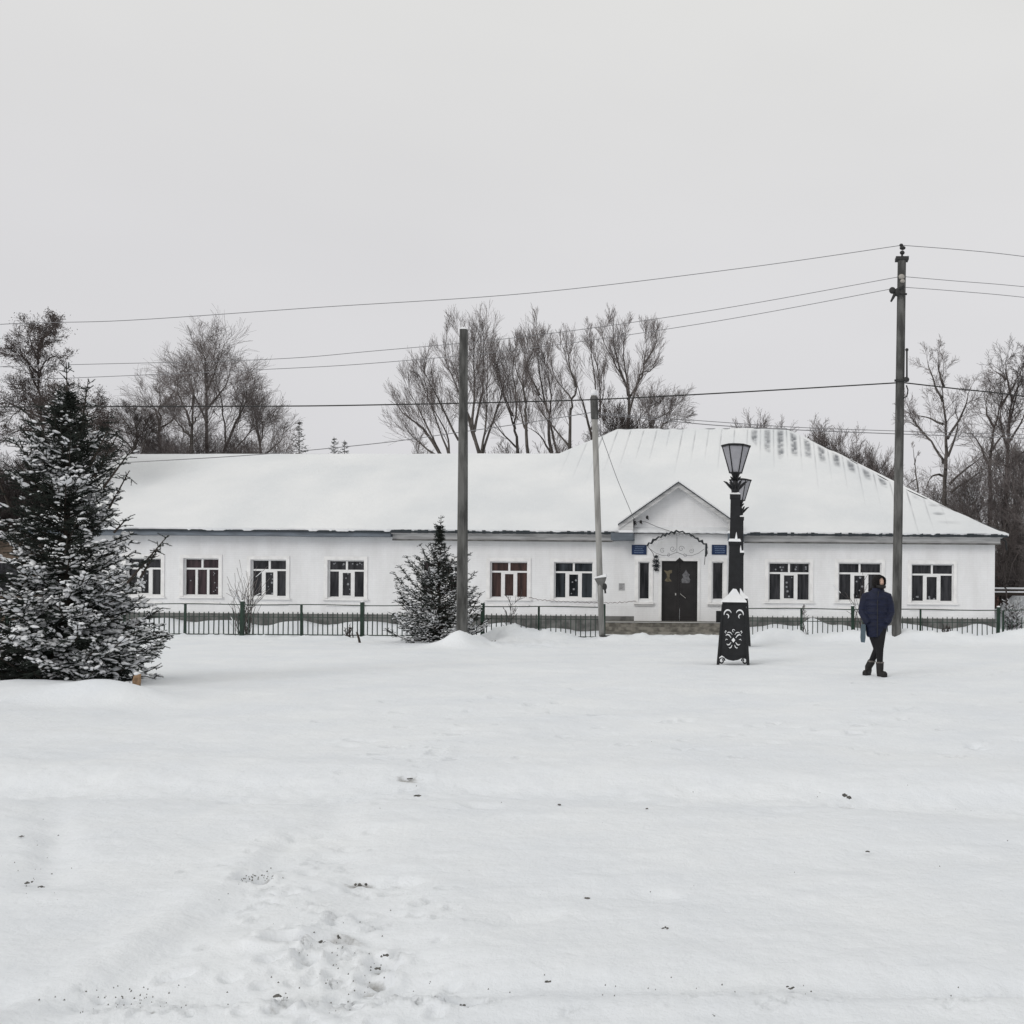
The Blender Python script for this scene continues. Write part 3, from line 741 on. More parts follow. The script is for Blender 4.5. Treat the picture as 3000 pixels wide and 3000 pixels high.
# crop: leave the front edge ragged
ZZ = EAVE_Z + (ZT - EAVE_Z) * VV
YYr = EAVE_Y + (ZZ - EAVE_Z) / SL
rag = (fbm(gx * 3.0, gx * 0 + 9.1, 12, 4) * .11 + fbm(gx * .6, gx * 0 + 2.1, 14, 2) * .10)[:, None] * (VV < .01)
seam_w = 0.565
SEAM0 = XW(1473, 40)
ph = (XX - SEAM0) / seam_w
k_seam = np.floor(ph); fr_ = ph - k_seam
dist_top = (ZT - ZZ) / math.sin(math.atan(SL))
pxr = XX * SW / YYr + PX
TH = 0.07 + 0.02 * fbm(XX * .8, ZZ * 2, 15, 3)
seam = np.exp(-((fr_ - .5) / .045) ** 2)
kn = vnoise(k_seam * 7.3 + .5, k_seam * 0 + .5, 3)
smask = seam * np.clip(1.2 - dist_top / (1.8 + 3.0 * kn), 0, 1) * np.clip((pxr - 1040) / 60, 0, 1) * np.clip((1800 - pxr) / 80, 0, 1) * np.clip(dist_top / .3, 0, 1)
smask *= (0.3 + 1.3 * vnoise(XX * 2, ZZ * 3.5, 8)) * 0.42
# patches where wind stripped the snow, between the seams next to the hip
band = np.clip(1 - np.abs(fr_ - .02 - (fr_ > .5)) / .42, 0, 1)
reach = np.interp(pxr, [1395, 1425, 1470, 1490, 1520, 1600, 1690, 1780], [0, 2.2, 3.6, 3.0, 2.3, 1.5, .9, .2])
horiz = vnoise(ZZ * 13, k_seam * 3.1, 17) * .7 + .3
patch = np.clip(band * 2.4 - 0.7, 0, 1) * np.clip((reach - dist_top) * 1.6, 0, 1) * np.clip((dist_top - .12) * 6, 0, 1) * np.clip(horiz * 2.2 - .35, 0, 1) * (.6 + .5 * vnoise(XX * 4, ZZ * 10, 5))
extra = np.clip(vnoise(XX * 1.4 + 3, ZZ * 5.5, 27) * 4 - 2.75, 0, 1) * np.clip(1 - np.abs(pxr - 1745) / 70, 0, 1) * np.clip(1 - np.abs(dist_top - .9) / 1.0, 0, 1) * 1.1
ridge = np.clip(1 - dist_top / .12, 0, 1) * np.clip(vnoise(XX * 3, XX * 0, 61) * 2.5 - .9, 0, 1) * np.clip((pxr - 1100) / 60, 0, 1) * .7
bare = np.clip(smask + patch * .95 + extra * .9 + ridge, 0, 1)
nrm = np.array([0, -SL, 1]) / math.hypot(SL, 1)
T = TH * (1 - .8 * bare)
T = T + 0.02 * (VV > .02) * fbm(XX * .3, ZZ * .8, 2, 3)
Xo = XX; Yo = YYr + nrm[1] * T + rag * 1.0; Zo = ZZ + nrm[2] * T
Vt = np.stack([Xo, Yo, Zo], -1).reshape(-1, 3)
idx = np.arange(nx * nv).reshape(nx, nv)
F1 = np.stack([idx[:-1, :-1], idx[1:, :-1], idx[1:, 1:], idx[:-1, 1:]], -1).reshape(-1, 4)
# front lip down to the eave
lip = np.stack([gx, EAVE_Y + rag[:, 0] + .0, EAVE_Z - .012 + 0 * gx + np.clip(rag[:, 0] * .6, -.02, .03)], -1)
bl = len(Vt); Vt = np.vstack([Vt, lip])
F2 = np.stack([bl + np.arange(nx - 1), bl + np.arange(1, nx), idx[1:, 0], idx[:-1, 0]], -1)
roof = np_obj('roof', Vt, [F1, F2], M['roofsnow'], house, True, {'bare': np.concatenate([bare.ravel(), np.zeros(nx)])})
# rear slopes
P = TOP; BL, BR = 48.9, 54.0
Lh, Jp, Rl, Rr = P[1], P[2], P[3], P[4]
up = Vector((0, 0, .06))
b = MB()
bk = lambda x_, y_: Vector((x_, y_, EAVE_Z))
b.poly([Vector((HX0, Lh.y, Lh.z - .25)), Vector((HX0, FY, EAVE_Z)), Vector((HX0, BL - .6, EAVE_Z))])
b.poly([Jp + up, Lh + up, bk(EX0, BL) + up, bk(Jp.x, BL) + up])
b.poly([Rl + up, Jp + up, bk(Jp.x, BL) + up, bk(Jp.x, BR) + up])
b.poly([Rr + up, Rl + up, bk(Jp.x, BR) + up, bk(EX1, BR) + up])
b.poly([Rr + up, bk(EX1, BR) + up, bk(EX1, EAVE_Y) + up, P[7] + up, P[6] + up, P[5] + up])
b.build('rear_roof', M['snow'], house)
# underside so that no light falls through
b = MB(); zb = EAVE_Z - .03
b.poly([(EX0, EAVE_Y + .05, zb), (EX1, EAVE_Y + .05, zb), (EX1, BR, zb), (EX0, BR, zb)])
b.build('ceiling_boards', M['soffit'], house)

# signs, notice, ornaments on the wall
def wall_sign(r_, label):
    x0, x1, z0, z1 = rectpx(r_, PORT_Y if r_[0] < 1360 else PORT_Y)
    o = thing('wall_sign', label, 'sign', (x0, PORT_Y - .02, z0), 'blue plates beside the entrance')
    MB().box(x0, x1, PORT_Y - .035, PORT_Y - .005, z0, z1).build('plate', M['sign'], o)
    t = MB(); r = random.Random(int(r_[0]))
    for k in range(4):
        zc = z1 - (z1 - z0) * (.2 + .2 * k); x = x0 + (x1 - x0) * r.uniform(.12, .25); xe = x1 - (x1 - x0) * r.uniform(.12, .25)
        while x < xe:
            wd = r.uniform(.012, .03); t.box(x, x + wd, PORT_Y - .038, PORT_Y - .0352, zc - .012, zc + .012 + r.uniform(0, .006)); x += wd + r.uniform(.006, .014)
    t.build('lettering', M['signtext'], o)
wall_sign((1192, 1220, 1028, 1046.5), 'blue plate with pale lettering on the wall left of the entrance canopy')
wall_sign((1343, 1371, 1028, 1046.5), 'blue plate with pale lettering right of the entrance canopy, next to the lamp column')
x0, x1, z0, z1 = rectpx((1167.5, 1178.5, 1100.5, 1114), FY)
o = thing('notice', 'small grey notice on the white wall left of the narrow entrance window', 'notice', (x0, FY - .01, z0))
MB().box(x0, x1, FY - .015, FY - .002, z0, z1).build('sheet', mat('grey_notice', (.42, .42, .43), noise=.3, nscale=20), o)
t = MB()
for k in range(6): t.box(x0 + .03, x1 - .03 - .03 * (k % 3), FY - .0175, FY - .0152, z1 - .03 - k * .034, z1 - .02 - k * .034)
t.build('print', M['plinth'], o)

def garland(name, label, pts, rad, m, seed, zig=.06, cat='garland', n=5):
    r = random.Random(seed); P = []
    for a, b_ in zip(pts[:-1], pts[1:]):
        k = max(2, int((b_ - a).length / .08))
        for i in range(k):
            p = a.lerp(b_, i / k); P.append(p + Vector((r.uniform(-.5, .5) * zig * .4, r.uniform(-.5, .5) * zig * .5, (zig if len(P) % 2 else -zig) * r.uniform(.3, 1) * .5)))
    P.append(pts[-1])
    b_ = MB(); b_.tube(P, [rad * r.uniform(.6, 1.3) for _ in P], n)
    o = b_.build(name, m, None); return tag(o, label, cat)
gp = [W(a, b_, CY - .03) + Vector((0, 0, .04)) for a, b_ in ARC] + [W(1333, 1042, CY - .03), W(1331, 1050, CY - .03)]
garland('garland', 'dark zigzag tinsel garland hung along the edge of the entrance canopy', gp, .042, M['tinsel'], 4, .10)
gp = []
for i in range(13):
    q = i / 12; p = W(998, 1127, 36.55).lerp(W(1202, 1138.5, 36.4), q); p.z -= .22 * math.sin(math.pi * q) ; gp.append(p)
gp = [W(998, 1127, 36.6), W(1015, 1131, 36.6), W(1050, 1134.5, 36.55), W(1085, 1136, 36.55), W(1125, 1137.5, 36.5), W(1165, 1137, 36.45), W(1200, 1134, 36.45)]
garland('tinsel_string', 'thin faded tinsel string hanging low along the white wall left of the steps', gp, .013, M['tinsel2'], 9, .05)
# dark tinsel star left of the door
c = W(1238, 1063, PORT_Y - .08); b = MB(); r = random.Random(2)
for zc, s in ((.24, .10), (.08, .15), (-.08, .16), (-.22, .12)):
    for k in range(9):
        a = k * 2 * math.pi / 9 + r.uniform(-.2, .2); d_ = Vector((math.cos(a), r.uniform(-.25, .05), math.sin(a) * .8)); base = c + Vector((0, 0, zc))
        b.tube([base, base + d_ * s * r.uniform(.7, 1.05)], [.035, .006], 4)
tag(b.build('door_ornament', M['tinsel'], None), 'dark bushy ornament hanging on the white wall just left of the black door', 'ornament')

# bracket and drain elbow on the right end wall
p = W(1888, 1016, FY + .2)
b = MB(); b.tube([W(1878, 1023, FY + .1), W(1884, 1018, FY + .1), W(1892, 1017, FY + .1), W(1898, 1022, FY + .1), W(1899, 1038, FY + .1)], [.05, .05, .045, .045, .04], 8)
b.build('downpipe_elbow', M['dark'], house, True)

# ------------------------------------------------------------------ fence
def fence(x_list, Y, label, px_end=None, bottom_rail=True, zoff=0.0):
    xs = [XW(p, Y) for p, k in x_list]
    root = thing('metal_fence', label, 'fence', ((xs[0] + xs[-1]) / 2, Y, 0), 'green metal fence sections in front of the building')
    for (p, kind), x in zip(x_list, xs):
        r = random.Random(int(p) + 9); lean = r.uniform(-.02, .02)
        if kind == 'T':
            MB().frustum([[(x - .05, Y - .05, -.2), (x + .05, Y - .05, -.2), (x + .05, Y + .05, -.2), (x - .05, Y + .05, -.2)],
                          [(x - .05 + lean, Y - .05, 1.08), (x + .05 + lean, Y - .05, 1.08), (x + .05 + lean, Y + .05, 1.08), (x - .05 + lean, Y + .05, 1.08)]]).build('post', M['green'], root)
            MB().ell((x + lean, Y, 1.085), (.06, .06, .035), 8, 4).build('post_snow', M['snow'], root)
        else:
            MB().box(x - .028, x + .028, Y - .028, Y + .028, -.1, .98).build('post', M['green'], root)
    n = max(2, int((xs[-1] - xs[0]) / .6)); pts = []
    for i in range(n + 1):
        x = xs[0] + (xs[-1] - xs[0]) * i / n; pts.append((x, Y - .03, .985 + .012 * math.sin(x * 1.7)))
    MB().tube(pts, .017, 6).build('top_rail', M['picket'], root)
    MB().tube([(a, Y - .012, .60 + zoff) for a in (xs[0], xs[-1])], .012, 5).build('middle_rail', M['picket'], root)
    MB().tube([(a, Y - .012, .06 + zoff) for a in (xs[0], xs[-1])], .018, 5).build('bottom_rail', M['picket'], root)
    b = MB(); x = xs[0] + .12; r = random.Random(int(x_list[0][0]) + 1)
    while x < xs[-1] - .08:
        l = r.uniform(-.012, .012); t = .76 + zoff + r.uniform(-.02, .02); w = .013
        b.frustum([[(x - w, Y - w, .05), (x + w, Y - w, .05), (x + w, Y + w, .05), (x - w, Y + w, .05)],
                   [(x - w + l, Y - w, t - .03), (x + w + l, Y - w, t - .03), (x + w + l, Y + w, t - .03), (x - w + l, Y + w, t - .03)],
                   [(x - .003 + l, Y - .003, t), (x + .003 + l, Y - .003, t), (x + .003 + l, Y + .003, t), (x - .003 + l, Y + .003, t)]])
        x += .153
    b.build('pickets', M['picket'], root)
    return root
fence([(-90, 'T'), (15, 't'), (120, 'T'), (235, 't'), (350, 't'), (457, 'T'), (569, 't'), (684, 'T'), (798, 't'), (911, 'T'), (1017, 't'), (1139.5, 'T')], FENCE_Y,
      'green metal picket fence left of the entrance steps, running behind both spruces')
fence([(1404, 'T'), (1512, 't'), (1610, 'T'), (1737, 't'), (1883, 'T')], FENCE_Y - .2, 'green metal picket fence right of the entrance steps, behind the walking person')
fence([(1893, 't'), (2000, 'T')], FENCE_Y - .2, 'short end of the picket fence past the right corner of the building')

# ------------------------------------------------------------------ poles and wires
def pole_sq(name, label, px0, py0, px1, py1, Y, w0, w1, m):
    a = W(px0, py0, Y); t = W(px1, py1, Y); a = Vector((a.x, Y, 0)); 
    root = thing(name, label, 'utility pole', (a.x, Y, 0))
    d = (t - a) / (t.z - a.z); a = a - d * .4
    rings = []
    for p, w in ((a, w0), (t, w1)):
        c_ = .22 * w; h = w / 2
        rings.append([(p.x - h + c_, p.y - h, p.z), (p.x + h - c_, p.y - h, p.z), (p.x + h, p.y - h + c_, p.z), (p.x + h, p.y + h - c_, p.z), (p.x + h - c_, p.y + h, p.z), (p.x - h + c_, p.y + h, p.z), (p.x - h, p.y + h - c_, p.z), (p.x - h, p.y - h + c_, p.z)])
    MB().frustum(rings).build('shaft', m, root)
    return root, t
LPY = 27.6
r1, t1 = pole_sq('concrete_pole', 'dark grey concrete pole without wires standing at the small spruce', 871.5, 1215, 875, 622, LPY, .275, .195, M['conc'])
b = MB(); b.sq([(t1.z + .002, .085), (t1.z + .05, .06), (t1.z + .07, .02)], t1.x, t1.y); b.build('snow_cap', M['snow'], r1)

RPY = 30.4
r2, t2 = pole_sq('concrete_pole', 'tall grey concrete utility pole carrying the overhead wires behind the walking person', 1691, 1213, 1701.5, 492, RPY, .27, .235, M['conc'])
b = MB(); b.box(t2.x - .19, t2.x + .19, t2.y - .15, t2.y + .15, t2.z + .0, t2.z + .09); b.build('top_clamp', M['dark'], r2)
b = MB(); b.tube([t2 + Vector((0, 0, .08)), t2 + Vector((.02, 0, .30))], .03, 8); b.ell(t2 + Vector((.01, 0, .24)), (.075, .075, .06)).ell(t2 + Vector((.02, 0, .38)), (.09, .09, .055)).ell(t2 + Vector((-.02, 0, .46)), (.06, .06, .05)); b.build('pin_insulator', M['dark'], r2, True)
b = MB(); b.ell(t2 + Vector((.12, -.08, .11)), (.09, .06, .05)); b.build('snow_cap', M['snow'], r2, True)
q1 = W(1701, 522, RPY - .18); b = MB(); b.ell(q1, (.09, .06, .08)).ell(q1 + Vector((.03, 0, -.13)), (.07, .06, .06)); b.build('insulator', M['insul'], r2, True)
q2 = W(1692, 548, RPY - .20); b = MB(); b.tube([q2 + Vector((.22, 0, .12)), q2 + Vector((-.15, 0, -.05))], .045, 6).ell(q2 + Vector((-.13, 0, 0)), (.10, .08, .10)).ell(q2 + Vector((.02, 0, -.06)), (.09, .07, .12)).tube([q2 + Vector((-.05, 0, -.1)), q2 + Vector((-.17, 0, -.33))], [.06, .03], 6)
b.box(q2.x + .0, q2.x + .30, q2.y - .02, q2.y + .02, q2.z - .13, q2.z - .08); b.build('insulator_bracket', M['dark'], r2, True)
q3 = W(1703, 718, RPY - .16)
b = MB(); b.box(q3.x - .24, q3.x + .18, q3.y - .02, q3.y + .03, q3.z - .03, q3.z + .03).tube([W(1711, 662, RPY - .16), W(1711, 715, RPY - .16)], .028, 6).ell(W(1711, 660, RPY - .16), (.05, .05, .05)).ell(W(1710, 716, RPY - .16), (.09, .06, .08))
b.tube([W(1710, 727, RPY - .16), W(1713, 736, RPY - .16), W(1711, 748, RPY - .16), W(1704, 751, RPY - .16)], .022, 6).build('cable_bracket', M['dark'], r2, True)

TPY = 31.0
a3, t3 = W(1136.5, 1203, TPY), W(1120.5, 745, TPY); a3.z = -.3
r3 = thing('thin_pole', 'thin pale round pole capped with snow, leaning left at the gap in the fence', 'utility pole', (a3.x, TPY, 0))
mid1 = a3.lerp(t3, .45)
MB().tube([a3, mid1, t3], [.083, .09, .088], 14).build('shaft', M['conc2'], r3, True)
tt = t3 - a3; tt.normalize()
MB().tube([t3 - tt * .75, t3 - tt * .70, t3 - tt * .1, t3], [.09, .115, .115, .07], 14).build('pole_head', M['conc'], r3, True)
b = MB(); b.ell(t3 + Vector((0, 0, .05)), (.11, .11, .12), 10, 7); b.build('snow_cap', M['snow'], r3, True)
pb = W(1132, 1092, TPY - .12); b = MB(); b.frustum([[(pb.x - .17, pb.y, pb.z), (pb.x + .17, pb.y, pb.z + .05), (pb.x + .17, pb.y + .2, pb.z + .05), (pb.x - .17, pb.y + .2, pb.z)], [(pb.x - .03, pb.y + .05, pb.z - .26), (pb.x + .08, pb.y + .05, pb.z - .26), (pb.x + .08, pb.y + .15, pb.z - .26), (pb.x - .03, pb.y + .15, pb.z - .26)]]); b.build('bracket_box', M['plinth'], r3)
b = MB(); b.frustum([[(pb.x - .19, pb.y - .02, pb.z + .01), (pb.x + .19, pb.y - .02, pb.z + .06), (pb.x + .19, pb.y + .2, pb.z + .06), (pb.x - .19, pb.y + .2, pb.z + .01)], [(pb.x - .15, pb.y, pb.z + .05), (pb.x + .17, pb.y, pb.z + .15), (pb.x + .17, pb.y + .18, pb.z + .15), (pb.x - .15, pb.y + .18, pb.z + .05)]]); b.build('bracket_snow', M['snow'], r3)
pb = W(1141, 1107, TPY - .1); b = MB(); b.ell(pb, (.07, .08, .11), 8, 6).tube([pb, pb + Vector((.02, 0, -.2))], .03, 6); b.build('meter_fitting', M['dark'], r3, True)
pb = W(1140.5, 1195, TPY - .1); b = MB(); b.box(pb.x - .12, pb.x + .16, pb.y - .08, pb.y + .1, pb.z - .18, pb.z - .06); b.build('foot_plate', M['dark'], r3)
WH = W(1116, 779, TPY)

def wire(pts, label, rad, m=None, Ys=None):
    P = []
    n = len(pts)
    V3 = [W(a, b, Ys[i] if Ys else RPY) for i, (a, b) in enumerate(pts)]
    for i in range(n - 1):       # catmull-rom
        p0, p1, p2, p3 = V3[max(i - 1, 0)], V3[i], V3[i + 1], V3[min(i + 2, n - 1)]
        for k in range(10):
            t = k / 10
            P.append(0.5 * ((2 * p1) + (-p0 + p2) * t + (2 * p0 - 5 * p1 + 4 * p2 - p3) * t * t + (-p0 + 3 * p1 - 3 * p2 + p3) * t ** 3))
    P.append(V3[-1])
    o = MB().tube(P, rad, 5).build('overhead_wire', m or M['wire'], None)
    return tag(o, label, 'wire', 'overhead wires')
wire([(-400, 640), (0, 612), (240, 604.5), (600, 580), (1000, 553), (1400, 506), (1700, 463)], 'topmost thin wire from the left edge up to the tip of the tall pole', .0105)
wire([(-400, 712), (0, 692), (483, 679), (708, 662), (1008, 633), (1352, 584), (1698, 522)], 'second wire from the top left of the tall pole, just above its twin', .0095)
wire([(-400, 735), (0, 717), (140, 713), (480, 698), (708, 685), (1008, 656), (1352, 606), (1688, 544)], 'third wire from the top left of the tall pole, ending at the side bracket', .0095)
wire([(-400, 778), (0, 768), (483, 766.6), (708, 764), (1075, 755.6), (1352, 742.3), (1698, 722)], 'thick black cable passing behind the snow capped thin pole', .020, M['wire2'])
wire([(1704, 463), (1820, 472), (1932, 484), (2200, 520)], 'topmost wire leaving the tall pole to the right', .0105)
wire([(1706, 522), (1800, 530), (1932, 541), (2200, 570)], 'second wire leaving the tall pole to the right', .0095)
wire([(1706, 542), (1800, 549), (1932, 561), (2200, 592)], 'third wire leaving the tall pole to the right, below its twin', .0095)
wire([(1704, 722), (1800, 733), (1932, 748), (2200, 790)], 'thick black cable leaving the tall pole to the right', .020, M['wire2'])
wire([(100, 880), (250, 872), (483, 858), (708, 837), (850, 818), (992, 798), (1118, 778)], 'sagging wire over the left roof ending at the thin pole', .013, None, [34, 33.5, 33, 32.5, 32, 31.5, TPY])
wire([(1124, 778), (1230, 787), (1352, 796), (1500, 806), (1688, 813), (1932, 820), (2200, 828)], 'upper of the two wires from the thin pole over the right roof', .011, None, [TPY, 31.5, 32, 32.5, 33, 34, 35])
wire([(1124, 781), (1230, 791), (1352, 802.5), (1500, 811), (1688, 818.5), (1932, 827), (2200, 837)], 'lower of the two wires from the thin pole over the right roof', .014, None, [TPY, 31.5, 32, 32.5, 33, 34, 35])
wire([(1127, 800), (1145, 850), (1165, 905), (1188, 960), (1198, 984)], 'slack service wire from the thin pole down to the gable insulators', .010, None, [TPY, 32.5, 34, 35.3, 36.2])
wire([(1198, 986), (1215, 984), (1240, 994), (1276, 1006)], 'short wire across the gable from the insulators to the canopy', .012, None, [36.25, 36.3, 36.3, 36.0])
for i, (a, b_, lb) in enumerate(((1191, 975, 'top left insulator hook on the left slope of the entrance gable'), (1198, 986, 'lowest insulator hook at the left foot of the entrance gable'), (1209, 984.5, 'middle insulator hook on the entrance gable'), (1221, 976, 'right insulator hook on the entrance gable'))):
    p = W(a, b_, 36.3); b = MB(); b.ell(p, (.05, .05, .065), 8, 6).tube([p + Vector((0, 0, -.02)), p + Vector((.03, .19, -.06))], .014, 5)
    tag(b.build('insulator_hook', M['dark'], None, True), lb, 'insulator', 'insulator hooks on the entrance gable')

# ------------------------------------------------------------------ ornate lamp posts
def make_lamp():
    root = thing('lamp_post', 'nearer black cast iron lamp post with snow on its pedestal, right of the door', 'street lamp', (0, 0, 0), 'ornate cast iron lamp posts')
    def hw(z): return .345 + (.262 - .345) * (z - .14) / (1.24 - .14)
    b = MB(); b.sq([(.20, hw(.20)), (1.05, hw(1.05)), (1.24, hw(1.24))]); b.sq([(1.24, .275), (1.285, .275)])
    for sx in (-1, 1):           # apron and corner uprights reaching the ground
        for sy in (-1, 1):
            b.frustum([[(sx * .355 - .035, sy * .355 - .035, .0), (sx * .355 + .035, sy * .355 - .035, .0), (sx * .355 + .035, sy * .355 + .035, .0), (sx * .355 - .035, sy * .355 + .035, .0)],
                       [(sx * .268 - .02, sy * .268 - .02, 1.238), (sx * .268 + .02, sy * .268 - .02, 1.238), (sx * .268 + .02, sy * .268 + .02, 1.238), (sx * .268 - .02, sy * .268 + .02, 1.238)]])
    for (ax, s) in (('x', -1), ('x', 1), ('y', -1), ('y', 1)):
        pr = [(-.33, .20), (-.33, .13), (-.22, .15), (-.12, .105), (0, .085), (.12, .105), (.22, .15), (.33, .13), (.33, .20)]
        y0_ = s * .338
        pts = [(u, y0_, v) if ax == 'y' else (y0_, u, v) for u, v in pr]
        pts2 = [(u, y0_ * .93, v) if ax == 'y' else (y0_ * .93, u, v) for u, v in pr]
        b.frustum([pts, pts2])
    b.box(-.42, -.29, -.12, .10, .86, 1.10)
    ped = b.build('pedestal', M['iron'], root)
    f = MB()
    for sx in (-1, 1):
        for k in range(2):
            pts = []
            for i in range(16):
                an = i / 15 * 2 * math.pi * 1.2; r = .075 * (1 - .6 * i / 15)
                pts.append((sx * (.27 - r * math.cos(an)), -.37 + .02 * k, .085 + r * math.sin(an)))
            f.tube(pts, .018, 6)
    f.build('scroll_foot', M['iron'], ped)
    # snow caught in the open scroll pattern of the front panel
    s = MB()
    def arc(cx, cz, r, a0, a1, w=.022, taper=True):
        pts = []; rad = []
        for i in range(12):
            q = i / 11; an = math.radians(a0 + (a1 - a0) * q); rr = r * (1 - .25 * q)
            z = cz + rr * math.sin(an); pts.append((cx + rr * math.cos(an), -hw(z) - .004, z)); rad.append(w * .6 * (.45 + .9 * math.sin(math.pi * min(1, q * .9 + .1))))
        s.tube(pts, rad, 6)
    for sx in (-1, 1):
        arc(sx * .13, 1.04, .10, 90 - sx * 100, 90 + sx * 70, .024); arc(sx * .16, .99, .05, 90 - sx * 20, 90 + sx * 150, .018)
        for pts_, w_ in ((((.055, .555), (.10, .61), (.15, .625), (.185, .60)), .015), (((.03, .62), (.07, .665), (.12, .67), (.15, .655)), .011), (((.16, .68), (.185, .70), (.20, .67), (.18, .645)), .011), (((.055, .465), (.09, .42), (.125, .41), (.16, .43)), .014), (((.03, .41), (.05, .365), (.085, .345), (.105, .36)), .012), (((.13, .52), (.17, .53), (.19, .50)), .010)):
            s.tube([(sx * u, -hw(v) - .004, v) for u, v in pts_], [w_ * .5] + [w_] * (len(pts_) - 2) + [w_ * .4], 6)
    s.poly([(0, -hw(.5) - .012, .56), (-.045, -hw(.51) - .012, .51), (0, -hw(.46) - .012, .46), (.045, -hw(.51) - .012, .51)])
    arc(0, .70, .03, 0, 300, .010)
    s.tube([(-.33, -.375, .14), (-.27, -.38, .175), (-.2, -.375, .15)], [.01, .02, .01], 5)
    s.build('snowy_scrollwork', M['snow'], ped, True)
    s = MB(); s.frustum([[(-.31, -.31, 1.287), (.31, -.31, 1.287), (.31, .31, 1.287), (-.31, .31, 1.287)], [(-.29, -.29, 1.325), (.29, -.29, 1.325), (.29, .29, 1.325), (-.29, .29, 1.325)],
                      [(-.14, -.15, 1.44), (.15, -.15, 1.43), (.14, .13, 1.46), (-.13, .13, 1.45)], [(-.03, -.14, 1.56), (.06, -.14, 1.55), (.05, .0, 1.57), (-.02, .0, 1.57)], [(.01, -.135, 1.63), (.03, -.135, 1.63), (.03, -.12, 1.63), (.01, -.12, 1.63)]]); s.build('snow_cap', M['snow'], ped)
    for o_ in [ped] + list(ped.children):
        for v_ in o_.data.vertices: v_.co.x *= .87; v_.co.y *= .87
    c = MB(); c.sq([(1.28, .128), (1.5, .122), (2.45, .112), (2.50, .128), (2.54, .128), (2.56, .104), (3.42, .098), (3.44, .112), (3.52, .112)])
    cm = c.build('column', M['iron'], root)
    s = MB(); s.sq([(2.542, .13), (2.56, .13), (2.60, .11)]); s.frustum([[(-.0, -.125, 2.58), (.06, -.125, 2.58), (.06, -.1, 2.58), (0, -.1, 2.58)], [(.03, -.115, 2.74), (.035, -.115, 2.74), (.035, -.1, 2.74), (.03, -.1, 2.74)]])
    s.frustum([[(-.115, -.115, 3.522), (.115, -.115, 3.522), (.115, .115, 3.522), (-.115, .115, 3.522)], [(-.06, -.06, 3.56), (.07, -.06, 3.57), (.07, .06, 3.57), (-.06, .06, 3.56)]])
    s.build('ledge_snow', M['snow'], cm)
    k = MB(); k.sq([(3.52, .07), (3.60, .085), (3.68, .09), (3.76, .055), (3.86, .05), (3.90, .07), (3.95, .09), (3.97, .125)], n=10, rot=0)
    for j in range(6):
        a = j * math.pi / 3; ca, sa = math.cos(a), math.sin(a)
        k.tube([(ca * q * .001 * 1, sa * q * .001, z) if False else (ca * q, sa * q, z) for q, z in ((.05, 3.62), (.12, 3.70), (.19, 3.77), (.25, 3.80))], [.028, .033, .024, .006], 5)
        k.tube([(ca * q, sa * q, z) for q, z in ((.04, 3.82), (.08, 3.87), (.11, 3.90))], [.025, .022, .006], 5)
    k.build('leaf_crown', M['iron'], root, True)
    # lantern: six tapering panes held by bars, flat dark lid
    n = 6; z0, z1, ra, rb = 3.975, 4.52, .125, .285
    l = MB()
    for j in range(n):
        a = j * 2 * math.pi / n; ca, sa = math.cos(a), math.sin(a)
        l.tube([(ca * ra, sa * ra, z0), (ca * rb, sa * rb, z1)], .013, 5)
    for z, r, t in ((z0, ra + .008, .02), (z1, rb + .012, .022)):
        l.sq([(z - t / 2, r + .008), (z + t / 2, r + .008)], n=n, rot=0.0)
    l.sq([(z1 + .011, rb + .03), (z1 + .03, rb + .025), (z1 + .06, .12)], n=n, rot=0.0)
    lan = l.build('lantern', M['iron'], root)
    g_ = MB(); rr = []
    for z, r in ((z0 + .012, ra - .004), (z1 - .012, rb - .006)):
        rr.append([(r * math.cos(j * 2 * math.pi / n), r * math.sin(j * 2 * math.pi / n), z) for j in range(n)])
    g_.frustum(rr); g_.build('lantern_glass', M['lampglass'], lan)
    s = MB(); s.ell((-.05, 0, 3.985), (.07, .07, .02), 8, 5); s.build('lantern_snow', M['snow'], lan)
    return root
lamp = make_lamp()
lx, ly = G(1382, 1251)
lamp2 = copy_tree(lamp)
lamp.location = (XW(1384, 21.3), 21.3, -.01); lamp.rotation_euler = (0, math.radians(.35), math.radians(2))
lamp2.location = (XW(1393.5, 28.1), 28.1, .02); lamp2.rotation_euler = (0, math.radians(.35), math.radians(2))
lamp2['label'] = 'farther black cast iron lamp post half hidden right behind the nearer one'

# ------------------------------------------------------------------ bare trees
def segs_to_mesh(segs, n=3):
    A = np.array(segs)           # (k, 8): p0 p1 r0 r1
    P0, P1, R0, R1 = A[:, 0:3], A[:, 3:6], A[:, 6], A[:, 7]
    D = P1 - P0; L = np.linalg.norm(D, axis=1, keepdims=True) + 1e-9; D = D / L
    ref = np.where(np.abs(D[:, 2:3]) < .9, np.array([[0, 0, 1.0]]), np.array([[1.0, 0, 0]]))
    U = np.cross(D, ref); U /= np.linalg.norm(U, axis=1, keepdims=True); Wv = np.cross(D, U)
    k = len(A); V = np.zeros((k, 2 * n, 3))
    for j in range(n):
        a = 2 * math.pi * j / n; off = U * math.cos(a) + Wv * math.sin(a)
        V[:, j] = P0 + off * R0[:, None]; V[:, n + j] = P1 + off * R1[:, None]
    base = (np.arange(k) * 2 * n)[:, None]; F = []
    for j in range(n):
        j2 = (j + 1) % n; F.append(base + np.array([[j, j2, n + j2, n + j]]))
    return V.reshape(-1, 3), np.concatenate(F)

